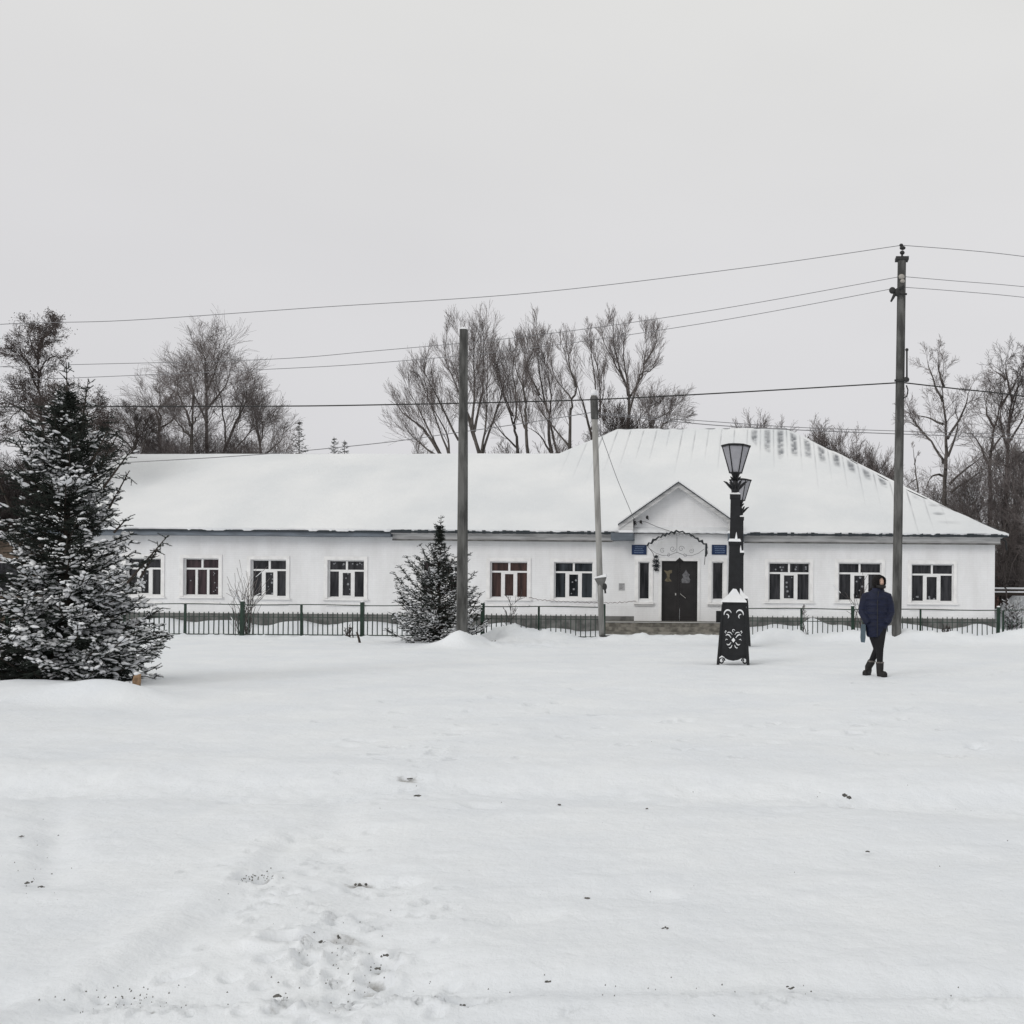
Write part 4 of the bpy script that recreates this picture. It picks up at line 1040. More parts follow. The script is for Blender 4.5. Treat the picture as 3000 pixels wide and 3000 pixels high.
def branch(segs, p, d, L, r, lev, S, R):
    """lev counts down; S = species dict"""
    ns = 4 if lev >= 2 else (3 if lev == 1 else 2)
    st = L / ns; pts = [p.copy()]; rr = [r]
    for i in range(ns):
        d = (d + Vector((R.gauss(0, 1), R.gauss(0, 1), R.gauss(0, 1))) * S['wob'] + Vector((0, 0, S['trop'][lev]))).normalized()
        p = p + d * st; pts.append(p); rr.append(max(S['rmin'], r * (1 - .75 * (i + 1) / ns)))
    for i in range(ns):
        segs.append((*pts[i], *pts[i + 1], rr[i], rr[i + 1]))
    if lev == 0: 
        if S.get('tips') is not None: S['tips'].append(pts[-1])
        return
    nch = S['n'][lev]
    for k in range(nch):
        t = (k + R.uniform(.2, .9)) / nch * .9 + .1; i = min(ns - 1, int(t * ns)); f = t * ns - i
        q = pts[i].lerp(pts[i + 1], f); dd = (pts[i + 1] - pts[i]).normalized()
        a = Vector((R.gauss(0, 1), R.gauss(0, 1), R.gauss(0, 1))); a = (a - dd * a.dot(dd)).normalized()
        an = math.radians(R.uniform(*S['ang']))
        nd = dd * math.cos(an) + a * math.sin(an)
        branch(segs, q, nd, L * R.uniform(*S['ratio']) * (1.1 - .45 * t), max(S['rmin'], rr[i] * .55), lev - 1, S, R)

POP = dict(wob=.045, trop=[.08, .12, .12, .1], n=[0, 5, 7, 7], ang=(14, 36), ratio=(.50, .80), rmin=.0050)
BIR = dict(wob=.055, trop=[-.04, .05, .10, .1], n=[0, 6, 8, 8], ang=(18, 44), ratio=(.50, .80), rmin=.0045)
MAP = dict(wob=.10, trop=[.03, .06, .06, .1], n=[0, 5, 7, 8], ang=(24, 52), ratio=(.46, .72), rmin=.0052)
WIL = dict(wob=.09, trop=[.05, .10, .10, .1], n=[0, 6, 8, 8], ang=(18, 45), ratio=(.45, .70), rmin=.0065)

def limb_tree(name, label, limbs, conv, Y, S, seed, group, bl=1.6, dens=1.9, rt=.16, depth=1.2, mats=('bark', 'twig'), clumps=0, lean_y=None, tmin=.12, cat='tree', scale_r=1.0):
    """limbs: polylines in picture coordinates; first point of the first limb is where the trunk comes into view"""
    rt *= .56; dens *= 1.5; bl *= 1.22
    R = random.Random(seed); trunk = []; crown = []; S = dict(S); S['tips'] = [] if clumps else None
    x0, y0 = conv(*limbs[0][0]); base = W(x0, y0, Y)
    fx = base.x + R.uniform(-.15, .15)
    root = thing(name, label, cat, (fx, Y, gz(fx, Y)), group)
    trunk.append((fx, Y, -.2, base.x, Y, base.z, rt * 1.35, rt))
    for li, lm in enumerate(limbs):
        P = []; dy = 0 if li == 0 else R.uniform(-1, 1) * depth
        for i, q in enumerate(lm):
            a, b = conv(*q); P.append(W(a, b, Y) + Vector((0, dy * i / max(1, len(lm) - 1), 0)))
        # smooth subdivision
        Q = []
        for i in range(len(P) - 1):
            p0, p1, p2, p3 = P[max(i - 1, 0)], P[i], P[i + 1], P[min(i + 2, len(P) - 1)]
            for k in range(4):
                t = k / 4; Q.append(.5 * ((2 * p1) + (-p0 + p2) * t + (2 * p0 - 5 * p1 + 4 * p2 - p3) * t * t + (-p0 + 3 * p1 - 3 * p2 + p3) * t ** 3) + Vector((R.gauss(0, .018), R.gauss(0, .04), R.gauss(0, .015))))
        Q.append(P[-1]); Q = Q[:max(5, int(len(Q) * .90))]; n = len(Q)
        r0 = rt * (1.0 if li == 0 else .62) * scale_r
        rad = [max(.011, r0 * (1 - i / (n - 1)) ** 1.15 + .010) for i in range(n)]
        total = sum((Q[i + 1] - Q[i]).length for i in range(n - 1)); acc = 0
        for i in range(n - 1):
            trunk.append((*Q[i], *Q[i + 1], rad[i], rad[i + 1]))
            sl = (Q[i + 1] - Q[i]).length; t = acc / total; acc += sl
            if t < tmin: continue
            m = sl * dens; m = int(m) + (1 if R.random() < m - int(m) else 0)
            for k in range(m):
                q = Q[i].lerp(Q[i + 1], R.random()); dd = (Q[i + 1] - Q[i]).normalized()
                a = Vector((R.gauss(0, 1), R.gauss(0, .9), R.gauss(0, .6))); a = (a - dd * a.dot(dd)).normalized(); an = math.radians(R.uniform(*S['ang']))
                Lb = bl * R.uniform(.5, 1.1) * (1.15 - .72 * t)
                branch(crown, q, dd * math.cos(an) + a * math.sin(an), Lb, min(.017, max(S['rmin'] * 1.9, rad[i] * .35)), 2, S, R)
        branch(crown, Q[-1], (Q[-1] - Q[-2]).normalized(), bl * .42, max(S['rmin'], rad[-1]), 2, S, R)
    V, F = segs_to_mesh(trunk, 7); np_obj('trunk', V, [F], M[mats[0]], root, True)
    V, F = segs_to_mesh(crown, 3); cr = np_obj('crown', V, [F], M[mats[1]], root)
    if clumps:
        T = S['tips']; R.shuffle(T); T = np.array([tuple(t) for t in T[:clumps]])
        K = 9; C = np.repeat(T, K, 0) + rng.normal(0, .07, (len(T) * K, 3)); k = len(C)
        a_ = rng.normal(0, 1, (k, 3)); a_ /= np.linalg.norm(a_, axis=1, keepdims=True); b_ = np.cross(a_, rng.normal(0, 1, (k, 3))); b_ /= np.linalg.norm(b_, axis=1, keepdims=True)
        s = rng.uniform(.018, .04, (k, 1)); V = np.stack([C, C + a_ * s * 1.8 + b_ * s * .5, C + a_ * s * 1.8 - b_ * s * .5], 1).reshape(-1, 3)
        np_obj('seed_clusters', V, [np.arange(k * 3).reshape(-1, 3)], M['seed'], root)
    return root

c5 = lambda x, y: ((1100 + x / 1.932) / 1.55280, (850 + y / 1.932) / 1.55280)
c1 = lambda x, y: ((x / 2.576) / 1.55280, (850 + y / 2.576) / 1.55280)
c4 = lambda x, y: ((2500 + x / 2.1) / 1.55280, (680 + y / 2.1) / 1.55280)
cc = lambda x, y: (x, y)
GP = 'bare trees rising behind the roof'
def T(label, limbs, conv, Y, S, seed, **k): limb_tree('bare_tree', label, limbs, conv, Y, S, seed, GP, **k)

T('leftmost tree of the middle group, its limbs fanning out to the left', [[(370, 935), (265, 780), (150, 690), (95, 600)], [(370, 935), (300, 780), (210, 600), (170, 530)], [(415, 930), (330, 710), (230, 450)], [(420, 935), (390, 800), (280, 600), (250, 420)], [(345, 935), (230, 850), (160, 760)], [(470, 850), (350, 600), (290, 480), (290, 390)]], c5, 53, POP, 1, bl=1.8, dens=2.0, rt=.15)
T('tallest tree of the middle group, right behind the wireless pole', [[(590, 935), (550, 770), (560, 600), (555, 400), (565, 160)], [(590, 935), (530, 720), (450, 520), (395, 380), (420, 200)], [(600, 935), (630, 750), (640, 500), (650, 260)], [(605, 930), (680, 660), (720, 500), (695, 340)], [(560, 850), (500, 600), (490, 400), (490, 180)], [(560, 800), (600, 560), (600, 300), (590, 150)]], c5, 52, POP, 2, bl=1.9, dens=2.1, rt=.17)
T('slim forked tree in the middle group left of the twin trunks', [[(810, 930), (790, 800), (760, 700), (690, 500), (650, 250)], [(790, 790), (790, 600), (760, 420), (790, 300)], [(810, 900), (700, 790), (640, 690)], [(775, 710), (720, 560), (700, 420)]], c5, 54, POP, 3, bl=1.6, dens=1.9, rt=.14)
T('slim straight tree in the middle group standing close to its forked neighbour', [[(862, 930), (848, 700), (850, 620), (800, 450), (790, 300)], [(850, 640), (830, 480), (880, 330), (900, 250)], [(855, 800), (800, 640), (810, 480)]], c5, 51, POP, 4, bl=1.5, dens=1.8, rt=.14)
T('tree with a wide fork in the centre of the middle group', [[(1000, 930), (980, 780), (975, 680), (890, 540), (870, 380)], [(975, 690), (945, 500), (940, 200)], [(1030, 930), (985, 740), (985, 600), (960, 400), (960, 240)], [(1000, 930), (940, 830), (880, 790)], [(930, 600), (870, 460), (850, 330)]], c5, 53, POP, 5, bl=1.7, dens=2.1, rt=.16)
T('angular Y shaped tree left of the snow capped thin pole', [[(1100, 890), (1105, 700), (1110, 620), (1010, 480), (990, 330)], [(1110, 620), (1140, 550), (1090, 420), (1040, 240)], [(1135, 550), (1110, 450), (1100, 300)], [(1100, 890), (980, 740), (900, 620)]], c5, 51, POP, 6, bl=1.4, dens=1.8, rt=.14)
T('tall narrow tree right behind the snow capped thin pole', [[(1225, 835), (1180, 660), (1148, 560), (1125, 430)], [(1245, 700), (1238, 500), (1215, 330), (1205, 170)], [(1215, 800), (1290, 600), (1280, 450)], [(1270, 720), (1275, 500), (1220, 300)]], c5, 54, POP, 7, bl=1.3, dens=1.7, rt=.12)
T('broad fan shaped tree at the right end of the middle group', [[(1430, 790), (1435, 600), (1415, 450), (1405, 300), (1440, 170)], [(1430, 600), (1410, 520), (1340, 390), (1280, 260), (1300, 180)], [(1430, 620), (1500, 480), (1525, 300), (1500, 180)], [(1440, 700), (1500, 490), (1570, 460), (1620, 350)], [(1410, 520), (1360, 360), (1350, 200)], [(1520, 420), (1580, 300), (1570, 220)]], c5, 52, POP, 8, bl=1.5, dens=2.1, rt=.15)
T('low spreading tree right of the fan shaped one, a long limb leaning right', [[(1560, 800), (1570, 740), (1680, 680), (1750, 600)], [(1560, 800), (1540, 700), (1520, 640)], [(1480, 800), (1500, 720), (1600, 650)], [(1600, 800), (1640, 740), (1720, 720)]], c5, 50, BIR, 9, bl=1.4, dens=3.2, rt=.08, tmin=0)
# low dark thicket between the thin pole and the fan tree
def shrub(name, label, px, Y, htop, wpx, seed, n=26, S=WIL, m='twig', group=None, r0=.018, base_py=None, bz=0.0, lean=0.0, snow=0.0, lv=2):
    R = random.Random(seed); x = XW(px, Y); z0 = gz(x, Y) + bz
    H = htop - z0; wd = wpx * Y / SW / 2
    root = thing(name, label, 'shrub', (x, Y, z0), group); A = []; B = []
    S = dict(S); S['tips'] = None
    for k in range(n):
        a = R.uniform(0, 2 * math.pi); q = R.random() ** .5; tgt = Vector((x + wd * q * math.cos(a) + lean, Y + wd * .6 * q * math.sin(a), z0 + H * (R.uniform(.55, .9) * (1 - .25 * q) if H < 4 else R.uniform(.80, .97) - .08 * q)))
        p = Vector((x + R.gauss(0, .06 + wd * .12), Y + R.gauss(0, .08), z0 - .1)); m_ = p.lerp(tgt, .5) + Vector((0, 0, H * .06)) + Vector((R.gauss(0, .04 * H), 0, 0)) - Vector((math.cos(a) * wd * q * .22, 0, 0))
        P_ = [p, p.lerp(m_, .5) + Vector((R.gauss(0, .02 * H), 0, 0)), m_, m_.lerp(tgt, .5), tgt]
        for i in range(4):
            r_a, r_b = r0 * (1 - i * .2), r0 * (1 - (i + 1) * .2)
            A.append((*P_[i], *P_[i + 1], r_a, r_b))
            for j in range(2 if lv > 1 else 1):
                dd = (P_[i + 1] - P_[i]).normalized(); v = Vector((R.gauss(0, 1), R.gauss(0, 1), R.gauss(.3, .5))); v = (v - dd * v.dot(dd)).normalized(); an = math.radians(R.uniform(15, 45))
                branch(B, P_[i].lerp(P_[i + 1], R.random()), dd * math.cos(an) + v * math.sin(an), min(R.uniform(.7, 1.7), H * R.uniform(.12, .3)), r_b * .6, min(lv, 1) if H < 3 else lv, S, R)
    V, F = segs_to_mesh(A, 5); np_obj('stems', V, [F], M['bark' if m != 'twigd' else 'twigd'], root, True)
    V, F = segs_to_mesh(B, 3); np_obj('twigs', V, [F], M[m], root)
    if snow:
        sn = [s_ for s_ in A + B if abs(s_[5] - s_[2]) < .75 * math.dist(s_[:3], s_[3:6]) and R.random() < snow]
        if sn:
            V, F = segs_to_mesh([(s_[0], s_[1], s_[2] + s_[6], s_[3], s_[4], s_[5] + s_[7], s_[6] * 1.2 + .006, s_[7] * 1.2 + .006) for s_ in sn], 5); np_obj('snow', V, [F], M['snow'], root)
    return root
def zt(px, py, Y): return W(px, py, Y).z
GB = 'bare thickets behind the building'
for i, (px, Y, py, wpx, n, m, lb) in enumerate([
        (1170, 50, 772, 90, 46, 'twigd', 'dense dark thicket at the notch where the two roofs meet'),
        (1075, 52, 830, 110, 16, 'twig', 'sparse thicket over the left roof ridge, left of the notch'),
        (1232, 52, 768, 80, 26, 'twig', 'thicket under the fan shaped tree on the right roof ridge'),
        (970, 54, 828, 90, 12, 'twig', 'sparse thicket below the centre of the middle trees'),
        (800, 56, 832, 110, 14, 'twig', 'faint thicket left of the wireless pole just over the ridge'),
        (1400, 56, 786, 50, 12, 'twig', 'small tuft of twigs peeping over the right ridge before the bare metal patches'),
        (1425, 56, 778, 30, 10, 'twig', 'pointed tuft of twigs over the right ridge above the lantern'),
        (1455, 56, 783, 40, 10, 'twig', 'low tuft of twigs at the right end of the ridge'),
        (1520, 58, 800, 50, 16, 'twig', 'first tuft of twigs down the right hip'),
        (1550, 57, 796, 40, 18, 'twig', 'pointed second tuft of twigs down the right hip'),
        (1585, 57, 822, 50, 18, 'twig', 'third tuft of twigs down the right hip'),
        (1615, 57, 835, 45, 18, 'twig', 'fourth tuft of twigs down the right hip'),
        (1640, 57, 850, 45, 18, 'twig', 'fifth tuft of twigs down the right hip, left of the tall pole'),
        (1668, 57, 872, 40, 16, 'twig', 'lowest tuft of twigs down the right hip, touching the tall pole')]):
    shrub('bare_shrub', lb, px, Y, zt(px, py, Y), wpx, 60 + i, int(n * (1.3 if px > 1500 else 1.2)), WIL, m, GB, .018)

# left of and behind the left roof
T('round bare tree left in the group over the left roof', [[(1210, 1245), (1200, 1000), (1205, 850), (1205, 720)], [(1205, 1000), (1130, 860), (1070, 780)], [(1210, 900), (1290, 780), (1300, 720)], [(1205, 1100), (1060, 1010), (980, 920)], [(1205, 1050), (1290, 960), (1320, 880)], [(1210, 1180), (1050, 1100), (920, 1080)]], c1, 50, BIR, 21, bl=1.5, dens=3.0, rt=.15, tmin=.05, mats=('bark', 'twig'))
T('dark stemmed tree with arching limbs in the middle of the group over the left roof', [[(1440, 1245), (1445, 1050), (1460, 850), (1440, 700)], [(1440, 1030), (1370, 870), (1290, 740), (1300, 690)], [(1445, 1050), (1530, 980), (1600, 950)], [(1450, 900), (1510, 780), (1500, 640)], [(1440, 1100), (1330, 1010), (1260, 900)]], c1, 48, BIR, 22, bl=1.4, dens=3.0, rt=.15, tmin=.05)
T('tallest birch of the group over the left roof, with a fine hazy crown', [[(1560, 1245), (1555, 850), (1565, 600), (1530, 420)], [(1560, 820), (1500, 620), (1430, 450)], [(1560, 760), (1640, 600), (1690, 430)], [(1560, 900), (1690, 720), (1720, 560)], [(1560, 700), (1590, 540), (1600, 430)], [(1560, 1000), (1480, 800), (1400, 640)]], c1, 52, BIR, 23, bl=1.9, dens=2.7, rt=.15, mats=('bark', 'twig'))
T('leaning birch at the right of the group over the left roof', [[(1680, 1245), (1780, 1000), (1840, 800), (1860, 660)], [(1700, 1200), (1720, 950), (1690, 700), (1680, 520)], [(1780, 1000), (1900, 850), (1940, 740)], [(1750, 1240), (1850, 1080), (1960, 960)]], c1, 51, BIR, 24, bl=1.8, dens=2.6, rt=.12)
T('fine twigged birch closing the right side of the left roof group', [[(1960, 1250), (1950, 1050), (1900, 850), (1880, 700)], [(1960, 1250), (2020, 1060), (2040, 900)], [(1960, 1150), (1900, 1000), (1870, 900)], [(1980, 1250), (2090, 1150), (2120, 1060)]], c1, 53, BIR, 25, bl=1.6, dens=2.8, rt=.10, tmin=.05)
T('low bushy tree at the left foot of the left roof group', [[(990, 1245), (1030, 1100), (1010, 980), (970, 920)], [(1000, 1200), (940, 1120), (900, 1100)], [(1010, 1180), (1080, 1080), (1090, 1000)], [(1060, 1245), (1120, 1120), (1150, 1040)]], c1, 47, BIR, 26, bl=1.2, dens=3.4, rt=.09, tmin=0, mats=('bark', 'twigd'))
for i, (px, Y, py, wpx, n, lb) in enumerate([(290, 48, 815, 110, 30, 'low thicket over the ridge at the left end of the left roof'), (370, 50, 810, 110, 26, 'low thicket under the dark stemmed tree'), (440, 50, 812, 110, 30, 'low thicket under the tall birch'), (505, 50, 822, 80, 26, 'low thicket at the right foot of the left roof group')]):
    shrub('bare_shrub', lb, px, Y, zt(px, py, Y), wpx, 90 + i, int(n * 1.5), BIR, 'twig', 'bare thickets over the left roof', .025)
limb_tree('maple_tree', 'tall tree with withered seed clusters at the left edge, above the big spruce', [[(335, 1250), (320, 1080), (300, 900), (292, 700), (288, 500), (285, 260)],
    [(310, 1070), (240, 960), (130, 880), (30, 860), (-60, 920)], [(300, 930), (200, 800), (90, 730), (0, 670)], [(295, 780), (240, 620), (190, 500), (100, 420)], [(292, 700), (340, 580), (430, 530), (560, 505)],
    [(300, 1180), (200, 1180), (120, 1260), (80, 1400)], [(330, 1010), (380, 940), (450, 910), (500, 960)], [(290, 560), (230, 420), (140, 260)], [(290, 520), (350, 420), (430, 340)], [(300, 860), (350, 820), (420, 880)], [(310, 1100), (200, 1060), (100, 1130)], [(288, 450), (250, 330), (240, 240)], [(292, 640), (230, 520), (80, 560)], [(300, 960), (170, 900), (40, 1000)], [(288, 420), (340, 280), (300, 200)]],
    c1, 41, MAP, 31, None, bl=.95, dens=3.6, rt=.14, tmin=.18, mats=('twigd', 'twigd'), clumps=1500, scale_r=.8)
limb_tree('maple_tree', 'darker lower tree with seed clusters right behind the top of the big spruce', [[(535, 1300), (530, 1100), (515, 900), (505, 760)], [(530, 1100), (640, 950), (650, 850)], [(530, 1150), (680, 1040), (790, 990)], [(525, 1050), (430, 950), (390, 900)], [(530, 1200), (720, 1160), (840, 1080)], [(520, 950), (580, 850)], [(530, 1250), (420, 1150), (360, 1040)], [(535, 1280), (700, 1240), (850, 1230)]],
    c1, 39, MAP, 32, None, bl=1.0, dens=4.2, rt=.12, tmin=.1, mats=('twigd', 'twigd'), clumps=1300)
for i, (px, Y, py, wpx, n, lb) in enumerate([(20, 43, 900, 170, 60, 'grey thicket at the left edge behind the big spruce'), (110, 44, 880, 150, 60, 'grey thicket behind the middle of the big spruce'), (195, 46, 905, 110, 50, 'grey thicket between the big spruce and the left roof end'), (-60, 42, 880, 170, 60, 'grey thicket cut by the left edge of the picture')]):
    shrub('bare_shrub', lb, px, Y, zt(px, py, Y), wpx, 110 + i, n, MAP, 'twigd', 'bare thickets left of the building', .022)

# right side
T('bare tree with a dark trunk right of the tall pole, its crown open', [[(560, 1640), (570, 1400), (570, 1250), (560, 1100), (550, 1000), (552, 850), (570, 760)], [(555, 1420), (480, 1290), (370, 1180), (310, 1165)], [(440, 1250), (370, 1150), (325, 1090)], [(555, 1190), (480, 1130), (380, 1090)], [(578, 1270), (680, 1110), (720, 980), (765, 890)],
    [(550, 1040), (480, 920), (430, 790)], [(590, 1550), (700, 1450), (810, 1360)], [(600, 1600), (720, 1520), (830, 1440)], [(565, 1500), (480, 1500), (430, 1610)], [(552, 950), (520, 850), (505, 760)], [(575, 1380), (640, 1200), (610, 1050)]], c4, 46, MAP, 41, bl=1.25, dens=2.3, rt=.17, tmin=.25, mats=('bark', 'twig'))
T('tall bare tree near the right edge with a slanting trunk', [[(840, 1640), (840, 1400), (870, 1200), (920, 1000), (960, 800)], [(850, 1350), (920, 1250), (1000, 1180)], [(870, 1200), (830, 1080), (870, 950)], [(900, 1080), (980, 950), (1010, 800)], [(940, 900), (900, 820)], [(840, 1450), (760, 1300), (700, 1250)]], c4, 45, MAP, 42, bl=1.3, dens=2.2, rt=.16, tmin=.2, mats=('twigd', 'twig'))
T('dark bare tree cut by the right edge of the picture', [[(940, 1640), (950, 1300), (965, 1100), (1030, 900), (1060, 780)], [(950, 1300), (1040, 1150), (1100, 1000)], [(955, 1350), (900, 1150), (960, 950)], [(950, 1450), (1050, 1350), (1120, 1300)], [(950, 1250), (1000, 1000), (1040, 900)], [(980, 1050), (940, 850), (950, 780)]], c4, 43, MAP, 43, bl=1.5, dens=2.3, rt=.15, tmin=.05, mats=('twigd', 'twigd'))
T('thin crooked snag just right of the tall pole over the hip', [[(400, 1610), (385, 1480), (372, 1380), (368, 1310)], [(390, 1520), (330, 1560)], [(378, 1430), (400, 1370)]], c4, 44, MAP, 44, bl=.5, dens=1.0, rt=.055)
for i, (px, Y, py, wpx, n, lb) in enumerate([(1745, 48, 905, 90, 40, 'dark thicket over the hip below the open tree'), (1800, 47, 900, 100, 60, 'dense dark thicket over the lower hip'), (1850, 45, 870, 100, 70, 'dense tangle of twigs above the roof corner'), (1905, 43, 830, 110, 80, 'tall dense tangle of twigs at the right edge'), (1960, 42, 840, 120, 70, 'tall dense tangle cut by the right edge'),
        (1900, 45, 960, 110, 60, 'dense brush right of the building corner under the eave'), (1935, 48, 990, 120, 60, 'dense brush at the right edge behind the snow bank')]):
    shrub('bare_shrub', lb, px, Y, zt(px, py, Y), wpx, 130 + i, int(n * .34), MAP, 'twig', 'bare thickets right of the building', .028)
limb_tree('bare_tree', 'curving young tree leaning over the building corner at the right edge', [[(1898, 1110), (1893, 1060), (1903, 1010), (1932, 950)], [(1900, 1100), (1915, 1050), (1950, 1000)], [(1893, 1060), (1888, 1040), (1885, 1020)]], cc, 39.5, MAP, 46, GP, bl=.7, dens=1.6, rt=.06, mats=('twigd', 'twigd'))

# shrubs by the fence
shrub('bare_shrub', 'upright pale bare shrub by the fence in front of the third window from the left', 463, FENCE_Y + .5, zt(463, 1052, FENCE_Y + .5), 72, 201, 26, WIL, 'twig', None, .013, snow=.4, lv=0)
shrub('bare_shrub', 'small snow dusted bare shrub just left of the walking person', 1622, FENCE_Y + .6, zt(1622, 1062, FENCE_Y + .6), 58, 202, 8, WIL, 'twigd', None, .015, snow=.5, lv=0)
shrub('bare_shrub', 'thin single sapling before the brown curtained window', 963, FENCE_Y + .4, zt(968, 1095, FENCE_Y + .4), 12, 203, 2, WIL, 'twigd', None, .012, lv=1)
shrub('bare_shrub', 'snow laden low bush at the right end of the fence', 1915, 38.5, zt(1915, 1128, 38.5), 95, 204, 26, MAP, 'twigd', None, .018, snow=.8)
shrub('bare_shrub', 'small leafless tuft poking out of the snow by the fence post nearest the fourth window', 659, FENCE_Y - .3, zt(659, 1176, FENCE_Y - .3), 16, 205, 9, WIL, 'twigd', None, .010, lv=1)
shrub('bare_shrub', 'small dark tuft at the fence below the rightmost window', 1788, FENCE_Y - .35, zt(1788, 1176, FENCE_Y - .35), 18, 206, 9, WIL, 'twigd', None, .012, lv=1)
shrub('bare_shrub', 'thin sapling before the first window right of the lamps', 1519, FENCE_Y + .4, zt(1519, 1120, FENCE_Y + .4), 14, 207, 2, WIL, 'twigd', None, .011, lv=1)

# ------------------------------------------------------------------ spruces
def needle_mesh(S0, S1, k, ln, wd):
    n = len(S0); D = S1 - S0; L = np.linalg.norm(D, axis=1, keepdims=True); Dn = D / L
    t = rng.random((n, k, 1)); P = S0[:, None] + D[:, None] * t
    a = rng.normal(0, 1, (n, k, 3)); a -= (a * Dn[:, None]).sum(-1, keepdims=True) * Dn[:, None]; a /= np.linalg.norm(a, axis=-1, keepdims=True)
    N = Dn[:, None] * .65 + a * .75; N /= np.linalg.norm(N, axis=-1, keepdims=True)
    side = np.cross(N, a + rng.normal(0, .3, a.shape)); side /= np.linalg.norm(side, axis=-1, keepdims=True)
    l = ln * rng.uniform(.7, 1.15, (n, k, 1))
    V = np.stack([P - side * wd, P + side * wd, P + N * l], 2).reshape(-1, 3)
    return V, np.arange(len(V)).reshape(-1, 3)
def lumps(P0, P1, R):
    """elongated snow pads lying on twigs"""
    n = len(P0); D = P1 - P0; L = np.linalg.norm(D, axis=1, keepdims=True) + 1e-9; Dn = D / L
    U = np.cross(Dn, np.array([[0, 0, 1.0]])); U /= (np.linalg.norm(U, axis=1, keepdims=True) + 1e-6); Wv = np.cross(U, Dn)
    rings = [(0., .45), (.3, 1.0), (.7, .9), (1., .35)]; K = 6; V = np.zeros((n, 4, K, 3)); up = np.array([[0, 0, 1.0]])
    for i, (t, s) in enumerate(rings):
        c_ = P0 + D * t + up * R[:, None] * .55
        jit = rng.uniform(.75, 1.3, (n, 1))
        for j in range(K):
            a = 2 * math.pi * j / K
            V[:, i, j] = c_ + (U * math.cos(a) * 1.45 + Wv * math.sin(a) * .75) * (R[:, None] * s) * jit
    base = (np.arange(n) * 4 * K)[:, None]; F = []
    for i in range(3):
        for j in range(K):
            j2 = (j + 1) % K; F.append(base + np.array([[i * K + j, i * K + j2, (i + 1) * K + j2, (i + 1) * K + j]]))
    caps = [base + np.array([[0, 1, 2, 3]]), base + np.array([[0, 3, 4, 5]]), base + 3 * K + np.array([[3, 2, 1, 0]]), base + 3 * K + np.array([[5, 4, 3, 0]])]
    return V.reshape(-1, 3), np.concatenate(F + caps)

